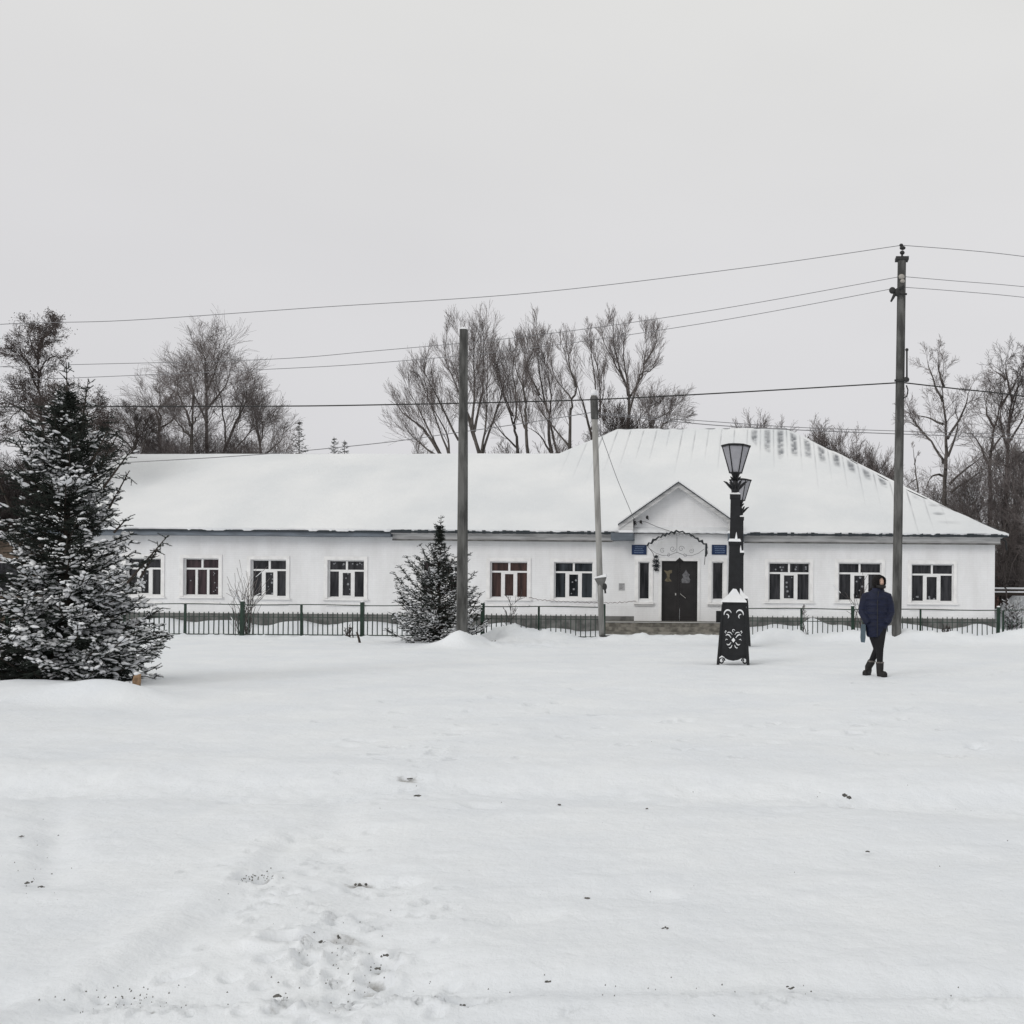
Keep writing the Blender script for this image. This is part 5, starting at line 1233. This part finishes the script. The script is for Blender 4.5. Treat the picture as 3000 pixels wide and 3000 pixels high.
def spruce(label, cx, cy, z0, H, prof, seed, nb, group, steep, snow_f, spikes=(), rt=.09, nk=13, sub=.075, name='spruce_tree', lat_sp=.085, nl=.024, nw=.0032, zlow=.03, sizes=1.0):
    R = random.Random(seed); root = thing(name, label, 'tree', (cx, cy, z0), group)
    MB().tube([(cx, cy, z0 - .1), (cx + .03, cy, z0 + H * .5), (cx, cy, z0 + H)], [rt, rt * .55, .012], 8).build('trunk', M['sbark'], root, True)
    wood = []; sh = []; pads = []
    def shoot(a, b): sh.append((*a, *b))
    def axis(P_, r, llen, dens_f=1.0, sn=1.0):
        """main axis with laterals on both sides"""
        tot = sum((P_[i + 1] - P_[i]).length for i in range(len(P_) - 1)); acc = 0
        for i in range(len(P_) - 1):
            a, b = P_[i], P_[i + 1]; sl = (b - a).length; d = (b - a) / sl
            wood.append((*a, *b, r * (1 - .7 * acc / tot), r * (1 - .7 * (acc + sl) / tot)))
            if acc / tot > .15:
                shoot(a, b)
                if R.random() < sn: pads.append((*a, *b, R.uniform(.8, 1.5)))
            n = max(1, int(sl / lat_sp * dens_f)); side = d.cross(Vector((0, 0, 1)))
            if side.length < .05: side = Vector((1, 0, 0))
            side.normalize()
            for k in range(n):
                t = (acc + sl * (k + R.random()) / n) / tot
                if t < .12: continue
                p = a.lerp(b, (k + R.random()) / n)
                for sg in (-1, 1):
                    if R.random() < .12: continue
                    el = R.gauss(-.05, .28); L = (llen * (1.02 - t) + .09) * R.uniform(.6, 1.15)
                    dd = (d * R.uniform(.45, .8) + side * sg * R.uniform(.6, .9) + Vector((0, 0, el))).normalized()
                    m_ = max(1, int(L / .13)); q = p; 
                    for j in range(m_):
                        q2 = q + dd * (L / m_); shoot(q, q2)
                        if R.random() < .8 * sn: pads.append((*q, *q2, R.uniform(.6, 1.15)))
                        s2 = dd.cross(Vector((0, 0, 1)))
                        if s2.length > .05: s2.normalize()
                        kk = max(1, int(L / m_ / sub))
                        for z in range(kk):
                            for g_ in (-1, 1):
                                if R.random() < .2: continue
                                o = q.lerp(q2, R.random()); l2 = R.uniform(.05, .12) * (1.15 - .5 * j / m_)
                                e_ = o + (dd * .6 + s2 * g_ * .75 + Vector((0, 0, R.gauss(-.1, .3)))).normalized() * l2
                                shoot(o, e_)
                                if R.random() < .55 * sn: pads.append((*o, *e_, R.uniform(.4, .9)))
                        q = q2; dd = (dd + Vector((0, 0, R.gauss(.02, .06)))).normalized()
            acc += sl
    for k in range(nb):
        f = zlow + (1 - zlow) * ((k + R.random()) / nb) ** 1.25
        f = min(f, .985); zb = z0 + H * f; az = k * 2.39996 + R.uniform(-.35, .35)
        Lr = prof(f) * R.uniform(.72, 1.12); el = steep(f) + R.gauss(0, .12)
        out = Vector((math.cos(az), math.sin(az), 0)); P_ = []
        ns = max(3, int(Lr / .16))
        for i in range(ns + 1):
            s = i / ns; zz = Lr * (min(1.5, math.tan(min(el, 1.2))) * s + .28 * s * s * (1 if f < .5 else .6)) - (.10 * Lr * math.sin(math.pi * s) if f < .45 else 0)
            P_.append(Vector((cx, cy, zb)) + out * (Lr * s) + Vector((R.gauss(0, .012), R.gauss(0, .012), zz)))
        axis(P_, .016 * (1 - f) + .007, min(.62, Lr * .42) * sizes)
    # leader
    axis([Vector((cx, cy, z0 + H * q)) for q in (.8, .86, .92, .97)], .012, .10)
    for (ax_, ay_, az_, bx_, by_, bz_, ll) in spikes:      # long upright shoots
        a, b = Vector((ax_, ay_, az_)), Vector((bx_, by_, bz_)); axis([a.lerp(b, q) for q in (0, .2, .4, .6, .8, 1.0)], .020, ll, 1.0, .25)
    V, F = segs_to_mesh(wood, 4); np_obj('branches', V, [F], M['sbark'], root)
    A = np.array(sh); V, F = needle_mesh(A[:, :3], A[:, 3:], nk, nl, nw)
    V2, F2 = segs_to_mesh([(*s_, .0065, .005) for s_ in sh], 3)
    o = np_obj('foliage', np.vstack([V, V2]), [F, F2 + len(V)], M['needle'], root)
    # snow settles in patches, more on the level lower boughs
    P_ = np.array(pads); mid_ = (P_[:, :3] + P_[:, 3:6]) / 2; d = P_[:, 3:6] - P_[:, :3]; L = np.linalg.norm(d, axis=1); flat = 1 - np.abs(d[:, 2]) / L
    fz = (mid_[:, 2] - z0) / H
    pn = vnoise(mid_[:, 0] * 6 + mid_[:, 2] * 3, mid_[:, 1] * 6 - mid_[:, 2] * 4, 5 + seed) * .50 + vnoise(mid_[:, 0] * 2.6 + 7, mid_[:, 2] * 4.2 + mid_[:, 1] * 2.4, 9 + seed) * .80 - .15
    rad_out = np.hypot(mid_[:, 0] - cx, mid_[:, 1] - cy) / np.maximum(.1, np.array([prof(min(1, max(0, q))) for q in fz]))
    keep = (pn + .10 * np.clip(rad_out - .4, 0, .7) + .05 * rng.normal(0, 1, len(P_)) > snow_f(fz)) & (flat > .28)
    P_ = P_[keep]; mm = (P_[:, :3] + P_[:, 3:6]) / 2; hd_ = (P_[:, 3:6] - P_[:, :3]) * rng.uniform(.22, .42, (len(P_), 1)); mm[:, 2] += .008
    V, F = lumps(mm - hd_, mm + hd_, (.017 + .013 * rng.random(len(P_))) * P_[:, 6] * 1.15 * sizes)
    np_obj('snow', V, [F], M['snow'], root, True)
    return root

BSY = 15.6
bx = XW(122, BSY)
def prof_big(f):
    return float(np.interp(f, [0, .03, .10, .2, .28, .34, .42, .5, .6, .7, .8, .9, 1.0], [1.32, 1.44, 1.47, 1.40, 1.28, 1.04, .88, .82, .80, .66, .36, .16, .04]))
Htop = zt(126, 738, BSY) - gz(bx, BSY)
def B(px, py, dy=0.0): return tuple(W(px, py, BSY + dy))
sp = []
for (a, b_, c_, d_, dy, ll) in [(150, 830, 163, 742, .1, .10), (170, 880, 196, 828, -.2, .12), (178, 900, 212, 838, .0, .12), (195, 920, 238, 862, -.1, .16), (205, 960, 235, 905, .1, .08), (215, 1005, 233, 985, 0, .07), (240, 1100, 300, 1030, -.4, .10), (265, 1090, 290, 1048, -.3, .08), (100, 860, 105, 790, .1, .1), (60, 900, 40, 840, 0, .12), (20, 960, -10, 890, 0, .12), (128, 800, 126, 715, 0, .08)]:
    c_ = a + (c_ - a) * 1.3; d_ = b_ + (d_ - b_) * 1.3
    sp.append((*B(a, b_, dy), *B(c_, d_, dy), ll * .75))
spruce('big snow laden spruce filling the left foreground', bx, BSY, gz(bx, BSY) - .05, Htop, prof_big, 3, 260, None, lambda f: float(np.interp(f, [0, .2, .45, .65, .85, 1], [-.30, -.20, .02, .60, 1.0, 1.25])), lambda f: np.interp(f, [0, .3, .55, .75, 1], [.47, .475, .53, .61, .76]), sp, nk=20, nl=.027, nw=.0036, sizes=1.05)

SSY = 29.2
sx_ = XW(828, SSY)
def prof_small(f):
    return float(np.interp(f, [0, .05, .2, .4, .5, .65, .8, .9, 1], [1.20, 1.30, 1.30, 1.06, .70, .34, .10, .05, .03]))
Hs = zt(831, 990, SSY)
spruce('small snow dusted spruce in front of the fence, left of the wireless pole', sx_, SSY, gz(sx_, SSY) - .05, Hs, prof_small, 8, 150, None, lambda f: float(np.interp(f, [0, .2, .4, .6, .85, 1], [-.1, .1, .5, .85, 1.1, 1.3])), lambda f: np.interp(f, [0, .3, .5, .7, 1], [.485, .49, .53, .63, .8]), [(*W(832, 1050, SSY), *W(832, 972, SSY), .05), (*W(800, 1110, SSY), *W(781, 1062, SSY), .08), (*W(770, 1150, SSY), *W(748, 1105, SSY), .08), (*W(826, 1062, SSY), *W(812, 1028, SSY), .05), (*W(885, 1160, SSY), *W(908, 1118, SSY), .08)], rt=.05, nk=13, nl=.034, nw=.0055, sub=.10, lat_sp=.10, sizes=1.0)
# tip with a small knob
def prof_far(f): return max(.05, 1.5 * (1 - f))
for i, (px, Y, py, s) in enumerate([(562, 60, 793, 1.0), (628, 64, 824, .8), (648, 66, 830, .7)]):
    x = XW(px, Y); h = zt(px, py, Y)
    lb = ['pointed dark conifer top over the left roof, tallest of three', 'small conifer top over the left roof, middle of three', 'small conifer top over the left roof, rightmost of three'][i]
    spruce(lb, x, Y, 0, h, lambda f: max(.06, 3.2 * (1 - f)), 40 + i, 70, 'far conifer tops over the left roof', lambda f: .35, lambda f: .60 + 0 * f, [], rt=.14, nk=5, nl=.05, nw=.010, sub=.25, lat_sp=.24, sizes=1.0, zlow=.55)

# ------------------------------------------------------------------ neighbours
def simple_house(name, label, px0, px1, Y, py_eave, py_ridge, depth, m, mroof='snow'):
    x0, x1 = XW(px0, Y), XW(px1, Y); ze, zr = zt(px1, py_eave, Y), zt(px1, py_ridge, Y + depth / 2)
    root = thing(name, label, 'house', ((x0 + x1) / 2, Y, 0))
    MB().box(x0, x1, Y, Y + depth, -.2, ze).build('wall', M[m], root)
    b = MB(); o = .4
    b.frustum([[(x0 - o, Y - o, ze), (x0 - o, Y + depth / 2, zr), (x0 - o, Y + depth + o, ze), (x0 - o, Y + depth / 2, zr - .2)], [(x1 + o, Y - o, ze), (x1 + o, Y + depth / 2, zr), (x1 + o, Y + depth + o, ze), (x1 + o, Y + depth / 2, zr - .2)]])
    b.poly([(x1 + .01, Y, ze - .1), (x1 + .01, Y + depth, ze - .1), (x1 + .01, Y + depth / 2, zr - .25)])
    b.build('roof', M[mroof], root)
    for k in range(3):
        xa = x0 + (x1 - x0) * (.2 + .3 * k); f = MB().box(xa - .06, xa + 1.06, Y - .06, Y - .005, 1.1, 2.5).build('window', M['frame'], root)
        MB().box(xa, xa + 1.0, Y - .07, Y - .062, 1.16, 2.44).build('pane', M['glass'], f)
    return root
simple_house('timber_house', 'brown timber house with a snowy roof showing through the left edge of the big spruce', -230, 48, 42, 1010, 972, 8, 'brownwall')
simple_house('brick_house', 'reddish brick house glimpsed at the right edge beyond the brush', 1912, 2060, 62, 1062, 1030, 8, 'brick')
# snow covered beam fence beyond the corner
rb = thing('beam_fence', 'low dark beam fence topped with snow right of the building corner', 'fence', (XW(1930, 41), 41, 0))
xa, xb = XW(1870, 41), XW(2040, 41)
z = zt(1900, 1121, 41)
MB().box(xa, xb, 40.9, 41.1, z - .06, z + .06).box(xa, xb, 40.9, 41.1, z + .13, z + .2).build('beam', M['sbark'], rb)
MB().box(xa, xb, 40.85, 41.15, z + .062, z + .12).box(xa, xb, 40.85, 41.15, z + .202, z + .27).build('snow', M['snow'], rb)
for q in range(3): MB().box(xa + .6 + q * 1.5, xa + .72 + q * 1.5, 41.11, 41.2, 0, z + .19).build('post', M['sbark'], rb)

# ------------------------------------------------------------------ person
def fuse(mb_, name, m, parent, voxel=.012, smooth_it=4):
    me = bpy.data.meshes.new(name); me.from_pydata([tuple(v) for v in mb_.v], [], mb_.f)
    o = bpy.data.objects.new('tmp', me); col.objects.link(o)
    md = o.modifiers.new('r', 'REMESH'); md.mode = 'VOXEL'; md.voxel_size = voxel; md.use_smooth_shade = True
    ms = o.modifiers.new('s', 'SMOOTH'); ms.iterations = smooth_it; ms.factor = .5
    dg = bpy.context.evaluated_depsgraph_get(); dg.update(); ev = o.evaluated_get(dg)
    me2 = bpy.data.meshes.new_from_object(ev); me2.name = name; me2.materials.clear()
    bpy.data.objects.remove(o, do_unlink=True)
    return link_mesh(name, me2, m, parent, True)
def loft(mb_, rings, n=18, close=True):
    """rings: (cx, cy, cz, rx, ry) stacked"""
    mb_.frustum([[(cx + rx * math.cos(2 * math.pi * j / n), cy + ry * math.sin(2 * math.pi * j / n), cz) for j in range(n)] for cx, cy, cz, rx, ry in rings])
PYD = 18.25
pb = W(1652.5, 1279, PYD)
person = thing('person', 'person in a navy padded jacket and black trousers walking through the snow, face turned right', 'person', (pb.x, PYD, gz(pb.x, PYD)))
HT = math.radians(30)   # head turned towards the right of the picture
HR = Matrix.Rotation(HT, 3, 'Z')
HC = Vector((.045, 0, 1.66))
def hd(x, y, z): return HC + HR @ Vector((x, y, z))
legs = {  # hip, knee, ankle, toe
    'L': [(-.070, .02, .84), (.020, .03, .47), (-.120, .14, .11), (-.190, .03, .040)],
    'R': [(.080, -.02, .84), (.055, -.08, .46), (.060, -.10, .10), (.125, -.24, .035)]}
arms = {'L': [(-.18, 0, 1.42), (-.245, .03, 1.13), (-.185, -.10, .98)], 'R': [(.19, 0, 1.42), (.255, .03, 1.13), (.195, -.10, .98)]}
b = MB()
b.ell(HC, (.078, .100, .114), 16, 11, HR)
b.ell(hd(0, -.05, -.06), (.052, .045, .05), 12, 8, HR)
b.tube([hd(0, -.088, .012), hd(0, -.112, -.018)], [.010, .016], 8)            # nose
b.tube([hd(-.025, -.082, -.052), hd(.025, -.082, -.052)], .009, 6)             # lips
for s in (-1, 1): b.ell(hd(s * .076, .005, -.005), (.012, .022, .032), 8, 6, HR); b.tube([hd(s * .045, -.076, .035), hd(s * .015, -.084, .032)], .008, 6)
b.tube([(.03, 0, 1.60), (.01, .01, 1.46)], [.05, .06], 12)
loft(b, [(0, 0, .84, .15, .10), (0, 0, .95, .155, .105), (0, 0, 1.1, .13, .10), (0, 0, 1.3, .155, .105), (0, 0, 1.42, .17, .09), (0, 0, 1.47, .09, .07)])
for k in 'LR':
    A_ = [Vector(q) for q in arms[k]]; b.tube(A_, [.055, .045, .032], 10)
    w = A_[2]; s = -1 if k == 'L' else 1
    hdn = Vector((-s * .075, .045, -.035)).normalized()
    b.tube([w, w + hdn * .09], [.03, .038], 8)
    for j in range(4): b.tube([w + hdn * .08 + Vector((.0, (j - 1.5) * .019, 0)), w + hdn * (.12) + Vector((0, (j - 1.5) * .021, -.0)), w + hdn * (.15 - abs(j - 1.3) * .006) + Vector((-s * .012, (j - 1.5) * .021, 0))], [.0095, .009, .007], 6)
    b.tube([w + hdn * .02, w + hdn * .05 + Vector((0, -.045, 0)), w + hdn * .085 + Vector((0, -.055, 0))], [.012, .011, .008], 6)
    Lg = [Vector(q) for q in legs[k]]; b.tube(Lg[:3], [.085, .058, .04], 12); b.tube([Lg[2], Lg[3] + Vector((0, 0, .01))], [.036, .020], 8)
fuse(b, 'body', M['skin'], person, .009, 2)
e_ = MB()
for s in (-1, 1): e_.ell(hd(s * .031, -.083, .016), (.011, .006, .007), 8, 6, HR)
e_.build('eyes', M['boot'], person, True, world=False)
b = MB()
loft(b, [(-.005, 0, .685, .150, .12), (-.005, 0, .72, .172, .135), (0, 0, .80, .188, .145), (0, 0, .95, .198, .15), (0, 0, 1.10, .20, .15), (0, 0, 1.3, .205, .15), (0, 0, 1.42, .20, .13), (.01, 0, 1.50, .14, .11), (.015, 0, 1.56, .10, .095)])
for k in 'LR':
    A_ = [Vector(q) for q in arms[k]]; s = -1 if k == 'L' else 1
    b.tube([A_[0] + Vector((-s * .04, 0, .01)), A_[0], A_[0].lerp(A_[1], .5) + Vector((s * .012, 0, 0)), A_[1], A_[2], A_[2] + Vector((-s * .03, -.02, -.05))], [.07, .085, .083, .080, .066, .055], 14)
for zz in (.90, 1.02, 1.14, 1.26, 1.37):      # quilted rolls
    loft(b, [(0, 0, zz - .035, .202, .15), (0, 0, zz, .221, .166), (0, 0, zz + .035, .202, .15)], 20)
jk = fuse(b, 'jacket', M['navy'], person, .012, 3)
b = MB(); b.tube([(.0, -.162, .70), (.0, -.168, .95), (0, -.166, 1.3), (.02, -.12, 1.50)], .006, 6); b.build('zip', M['dark'], jk, world=False)
b = MB()
for k in 'LR':
    Lg = [Vector(q) for q in legs[k]]
    b.tube([Lg[0], Lg[0].lerp(Lg[1], .5), Lg[1], Lg[1].lerp(Lg[2], .5), Lg[1].lerp(Lg[2], .85)], [.105, .086, .068, .058, .054], 14)
loft(b, [(0, 0, .74, .165, .12), (0, 0, .86, .165, .12)])
fuse(b, 'trousers', M['black'], person, .012, 3)
for k in 'LR':
    Lg = [Vector(q) for q in legs[k]]; b = MB()
    t = Lg[1].lerp(Lg[2], .62); b.tube([t, Lg[2] + Vector((0, 0, .03)), Lg[2] + Vector((0, 0, -.05))], [.072, .066, .062], 12)
    f = (Lg[3] - Lg[2]); f.z = 0; hl_ = Lg[2] - f * .3; b.tube([Vector((hl_.x, hl_.y, .045)), Vector((Lg[2].x, Lg[2].y, .05)), Vector((Lg[3].x, Lg[3].y, .042)), Vector((Lg[3].x, Lg[3].y, .038)) + f * .25], [.045, .062, .056, .040], 12)
    b.tube([Vector((hl_.x, hl_.y, .012)), Vector((Lg[3].x, Lg[3].y, .012)) + f * .2], [.042, .045], 10)
    bt = fuse(b, 'boot', M['boot'], person, .010, 2)
    c_ = MB(); 
    for j in range(14):
        a = j * 2 * math.pi / 14; c_.ell(t + Vector((.058 * math.cos(a), .058 * math.sin(a), .0)), (.017, .017, .02), 6, 4)
    c_.build('boot_cuff', M['greyfur'], bt, True, world=False)
# fur hood open towards the face
b = MB(); n = 20; rings = []
for i in range(10):
    ph = math.radians(-88 + (133 * i / 9)) ; rings.append([hd(.116 * math.cos(ph) * math.cos(2 * math.pi * j / n), -.145 * math.sin(ph) * .92 + .018, .132 * math.cos(ph) * math.sin(2 * math.pi * j / n) + .012) for j in range(n)])
inner = [[HC + (Vector(q) - HC) * .84 for q in r_] for r_ in rings]
base = len(b.v)
for r_ in rings + inner[::-1]: b.v += [tuple(q) for q in r_]
for i in range(len(rings) * 2 - 1):
    for j in range(n): b.f.append((base + i * n + j, base + i * n + (j + 1) % n, base + (i + 1) * n + (j + 1) % n, base + (i + 1) * n + j))
hood = b.build('hood', M['fur'], person, True, world=False)
b = MB(); R_ = random.Random(4)
for j in range(34):
    a = j * 2 * math.pi / 34; p = hd(.076 * math.cos(a), -.088, .090 * math.sin(a) + .014)
    b.ell(p, (.015 * R_.uniform(.8, 1.3), .014, .015 * R_.uniform(.8, 1.3)), 6, 5)
b.build('hood_trim', M['fur'], hood, True, world=False)
b = MB(); b.tube([hd(-.07, -.03, -.07), hd(-.045, -.085, -.075), hd(0, -.108, -.08), hd(.045, -.085, -.075), hd(.07, -.03, -.07)], [.03, .038, .04, .038, .03], 8); b.build('scarf', M['boot'], person, True, world=False)
b = MB(); b.ell((-.0, .04, 1.52), (.15, .12, .06), 14, 8); b.build('fur_collar', M['fur'], person, True, world=False)
# slim bag held at the side
bagp = Vector((pb.x - .245, PYD - .08, 0))
bag = thing('bag', 'slim slate blue bag hanging at the left side of the walking person', 'bag', (bagp.x, bagp.y, .6))
b = MB(); b.frustum([[(bagp.x - .03, bagp.y - .03, .615), (bagp.x + .035, bagp.y - .03, .61), (bagp.x + .035, bagp.y + .05, .61), (bagp.x - .03, bagp.y + .05, .615)],
                     [(bagp.x - .04, bagp.y - .045, .70), (bagp.x + .045, bagp.y - .045, .70), (bagp.x + .045, bagp.y + .065, .70), (bagp.x - .04, bagp.y + .065, .70)],
                     [(bagp.x - .03, bagp.y - .03, .93), (bagp.x + .045, bagp.y - .03, .94), (bagp.x + .045, bagp.y + .05, .94), (bagp.x - .03, bagp.y + .05, .93)]]); b.build('pouch', M['bag'], bag)
b = MB(); b.tube([(bagp.x, bagp.y, .93), (bagp.x + .03, bagp.y - .01, 1.02), (bagp.x + .06, bagp.y, 1.06)], .008, 6); b.build('strap', M['dark'], bag)

# ------------------------------------------------------------------ small things in the snow
p = W(258, 1317, 13.9); zg = gz(p.x, 13.9)
st = thing('wooden_stake', 'short splintered orange brown wooden stake in the snow before the big spruce', 'stake', (p.x, 13.9, zg))
b = MB(); b.frustum([[(p.x - .045, 13.87, zg - .1), (p.x + .025, 13.87, zg - .1), (p.x + .025, 13.93, zg - .1), (p.x - .045, 13.93, zg - .1)], [(p.x - .05, 13.88, zg + .08), (p.x + .04, 13.88, zg + .08), (p.x + .04, 13.93, zg + .08), (p.x - .05, 13.93, zg + .08)], [(p.x - .03, 13.88, zg + .15), (p.x + .045, 13.88, zg + .17), (p.x + .045, 13.92, zg + .17), (p.x - .03, 13.92, zg + .15)]]); b.build('post', M['stake'], st)
MB().ell((p.x + .0, 13.9, zg + .175), (.045, .035, .025), 8, 5).build('snow_cap', M['snow'], st, True)
p = W(677, 1212, 28.5); zg = gz(p.x, 28.5)
MBs = MB().tube([(p.x + .05, 28.5, zg - .1), (p.x, 28.5, zg + .12), (p.x - .06, 28.5, zg + .30)], [.035, .03, .025], 6)
tag(MBs.build('stick', M['sbark'], None), 'short dark stick poking out of the snow before the fence', 'stick')
p = W(1176, 1, 1)
# clods, leaf scraps and twigs lying on the snow
def ang_desc(px, py): return None
clods = [(1055, 1518, .02, 'lone dark scrap in the middle of the snow, left of a similar one'), (1218, 1528, .02, 'lone dark scrap in the middle of the snow, right of a similar one'), (1634, 1615, .018, 'lone dark scrap on the snow at the right, below the dark hollow'), (1258, 1757, .016, 'tiny round scrap on smooth snow in the lower middle'), (1110, 1697, .020, 'slanting brown scrap on smooth snow, left of centre of the lower right'),
         (483, 1621, .013, 'tiny black pellet above the yellowish grass patch'), (888, 1909, .020, 'dark clod at the bottom edge left of the middle'), (872, 1906, .016, 'smaller clod beside the dark clod at the bottom edge'), (516, 1888, .020, 'clod at the bottom left among trampled snow'), (1490, 1880, .018, 'single dark clod near the bottom edge at the lower right'), (1345, 1930, .014, 'clod at the very bottom edge left of centre right'),
         (1030, 1866, .016, 'clod at the bottom, straight below the thin pole'), (52, 1660, .018, 'brown scrap near the left edge'), (78, 1672, .016, 'dark scrap at the left edge beside a brown one'), (40, 1580, .016, 'upper of the scraps along the left edge'), (925, 1415, .03, 'small brown scrap on the snow below the wireless pole'), (1600, 1499, .05, 'dark lump painted in as the shade of the snow hollow at the right'),  # last lump puts the shade of the hollow in as dark colour
         (770, 1468, .035, 'dark clod in a footprint left of centre'), (790, 1500, .03, 'second dark clod just below the first footprint left of centre'), (680, 1665, .03, 'long dark clod in a footprint below centre left'), (541, 1782, .028, 'long dark clod in the lower left footprints, leftmost'), (616, 1777, .026, 'dark clod in the lower left footprints, middle'), (640, 1779, .02, 'dark clod in the lower left footprints, right of the middle one'),
         (712, 1836, .018, 'dark clod in the footprints at the lower left, rightmost'), (726, 1812, .018, 'clod just above the rightmost lower left footprint')]
for i, (px, py, s, lb) in enumerate(clods):
    s *= .55; R = random.Random(i + 50); gx_, gy_ = G(px, py); zg = gz(gx_, gy_); b = MB()
    for q in range(R.randint(3, 5)):
        c_ = Vector((gx_ + R.gauss(0, s * .9), gy_ + R.gauss(0, s * .7), zg + .002 - (.025 if s > .0135 else 0)))
        n0 = len(b.v); b.ell(c_, (s * R.uniform(.4, 1.2), s * R.uniform(.35, .8), s * R.uniform(.2, .45)), 6, 3, Matrix.Rotation(R.uniform(0, 3), 3, 'Z'))
        b.v[n0:] = [(u + R.uniform(-.2, .2) * s, v + R.uniform(-.2, .2) * s, w_ + R.uniform(-.1, .1) * s) for u, v, w_ in b.v[n0:]]
    tag(b.build('dirt_clod', M['clod'], None), lb, 'dirt clod', 'clods and scraps lying on the snow')
# fine grit and crumbs strewn over the trampled snow: nobody could count them
R = random.Random(77); V = []; F = []
def crumb(px, py, s):
    gx_, gy_ = G(px, py); zg = gz(gx_, gy_); n = len(V); a = R.uniform(0, 3)
    pts = [(math.cos(a + k * 1.57) * s * R.uniform(.5, 1.2), math.sin(a + k * 1.57) * s * R.uniform(.4, 1.0)) for k in range(4)]
    for u, v in pts: V.append((gx_ + u, gy_ + v, zg - .004))
    V.append((gx_, gy_, zg + s * .5))
    for k in range(4): F.append((n + k, n + (k + 1) % 4, n + 4))
for k in range(50): crumb(R.gauss(625, 75), R.gauss(1840, 50), R.uniform(.002, .005))
for k in range(50): crumb(R.gauss(240, 60), R.gauss(1893, 18), R.uniform(.002, .005))
for k in range(90): crumb(R.uniform(60, 1900), R.gauss(1902, 20), R.uniform(.002, .005))
for k in range(40): crumb(R.gauss(485, 22), R.gauss(1661, 5), R.uniform(.003, .006))
for k in range(14): crumb(395 + k * 10 * .9 + R.gauss(0, 3), 1712 - k * 6 + R.gauss(0, 3), R.uniform(.006, .010))
for k in range(25): crumb(R.gauss(60, 40), R.uniform(1540, 1720), R.uniform(.002, .006))
for k in range(30): crumb(R.uniform(500, 1932), R.uniform(1350, 1700), R.uniform(.003, .007))
o = np_obj('grit', np.array(V), [np.array(F)], M['clod'], None)
tag(o, 'fine dark grit and crumbs of dirt strewn over the trampled snow', 'grit', kind='stuff')
# hollow clumps in the dug-over snow by the pole
for i, (px, py, s, lb) in enumerate([(1375 / 1.0 * 0 + 1448 * 0 + 905 - 30, 1205, .06, 'dirty lump of snow and soil at the foot of the wireless pole'), (884, 1203, .05, 'smaller soil lump just right of the wireless pole'), (904, 1200, .08, 'dark soil lump between the wireless pole and the fence post'), (932, 1196, .05, 'small soil lump right of the fence post behind the wireless pole')]):
    R = random.Random(i + 5); Y = 28.6; x = XW(px, Y); zg = gz(x, Y); b = MB()
    for q in range(4): b.ell((x + R.gauss(0, s * .8), Y + R.gauss(0, s), zg + s * .3), (s * R.uniform(.4, .9), s * .6, s * R.uniform(.4, .8)), 7, 5)
    tag(b.build('soil_lump', M['clod'], None), lb, 'soil lump', 'soil lumps at the foot of the wireless pole')
print('objects', len(bpy.data.objects))
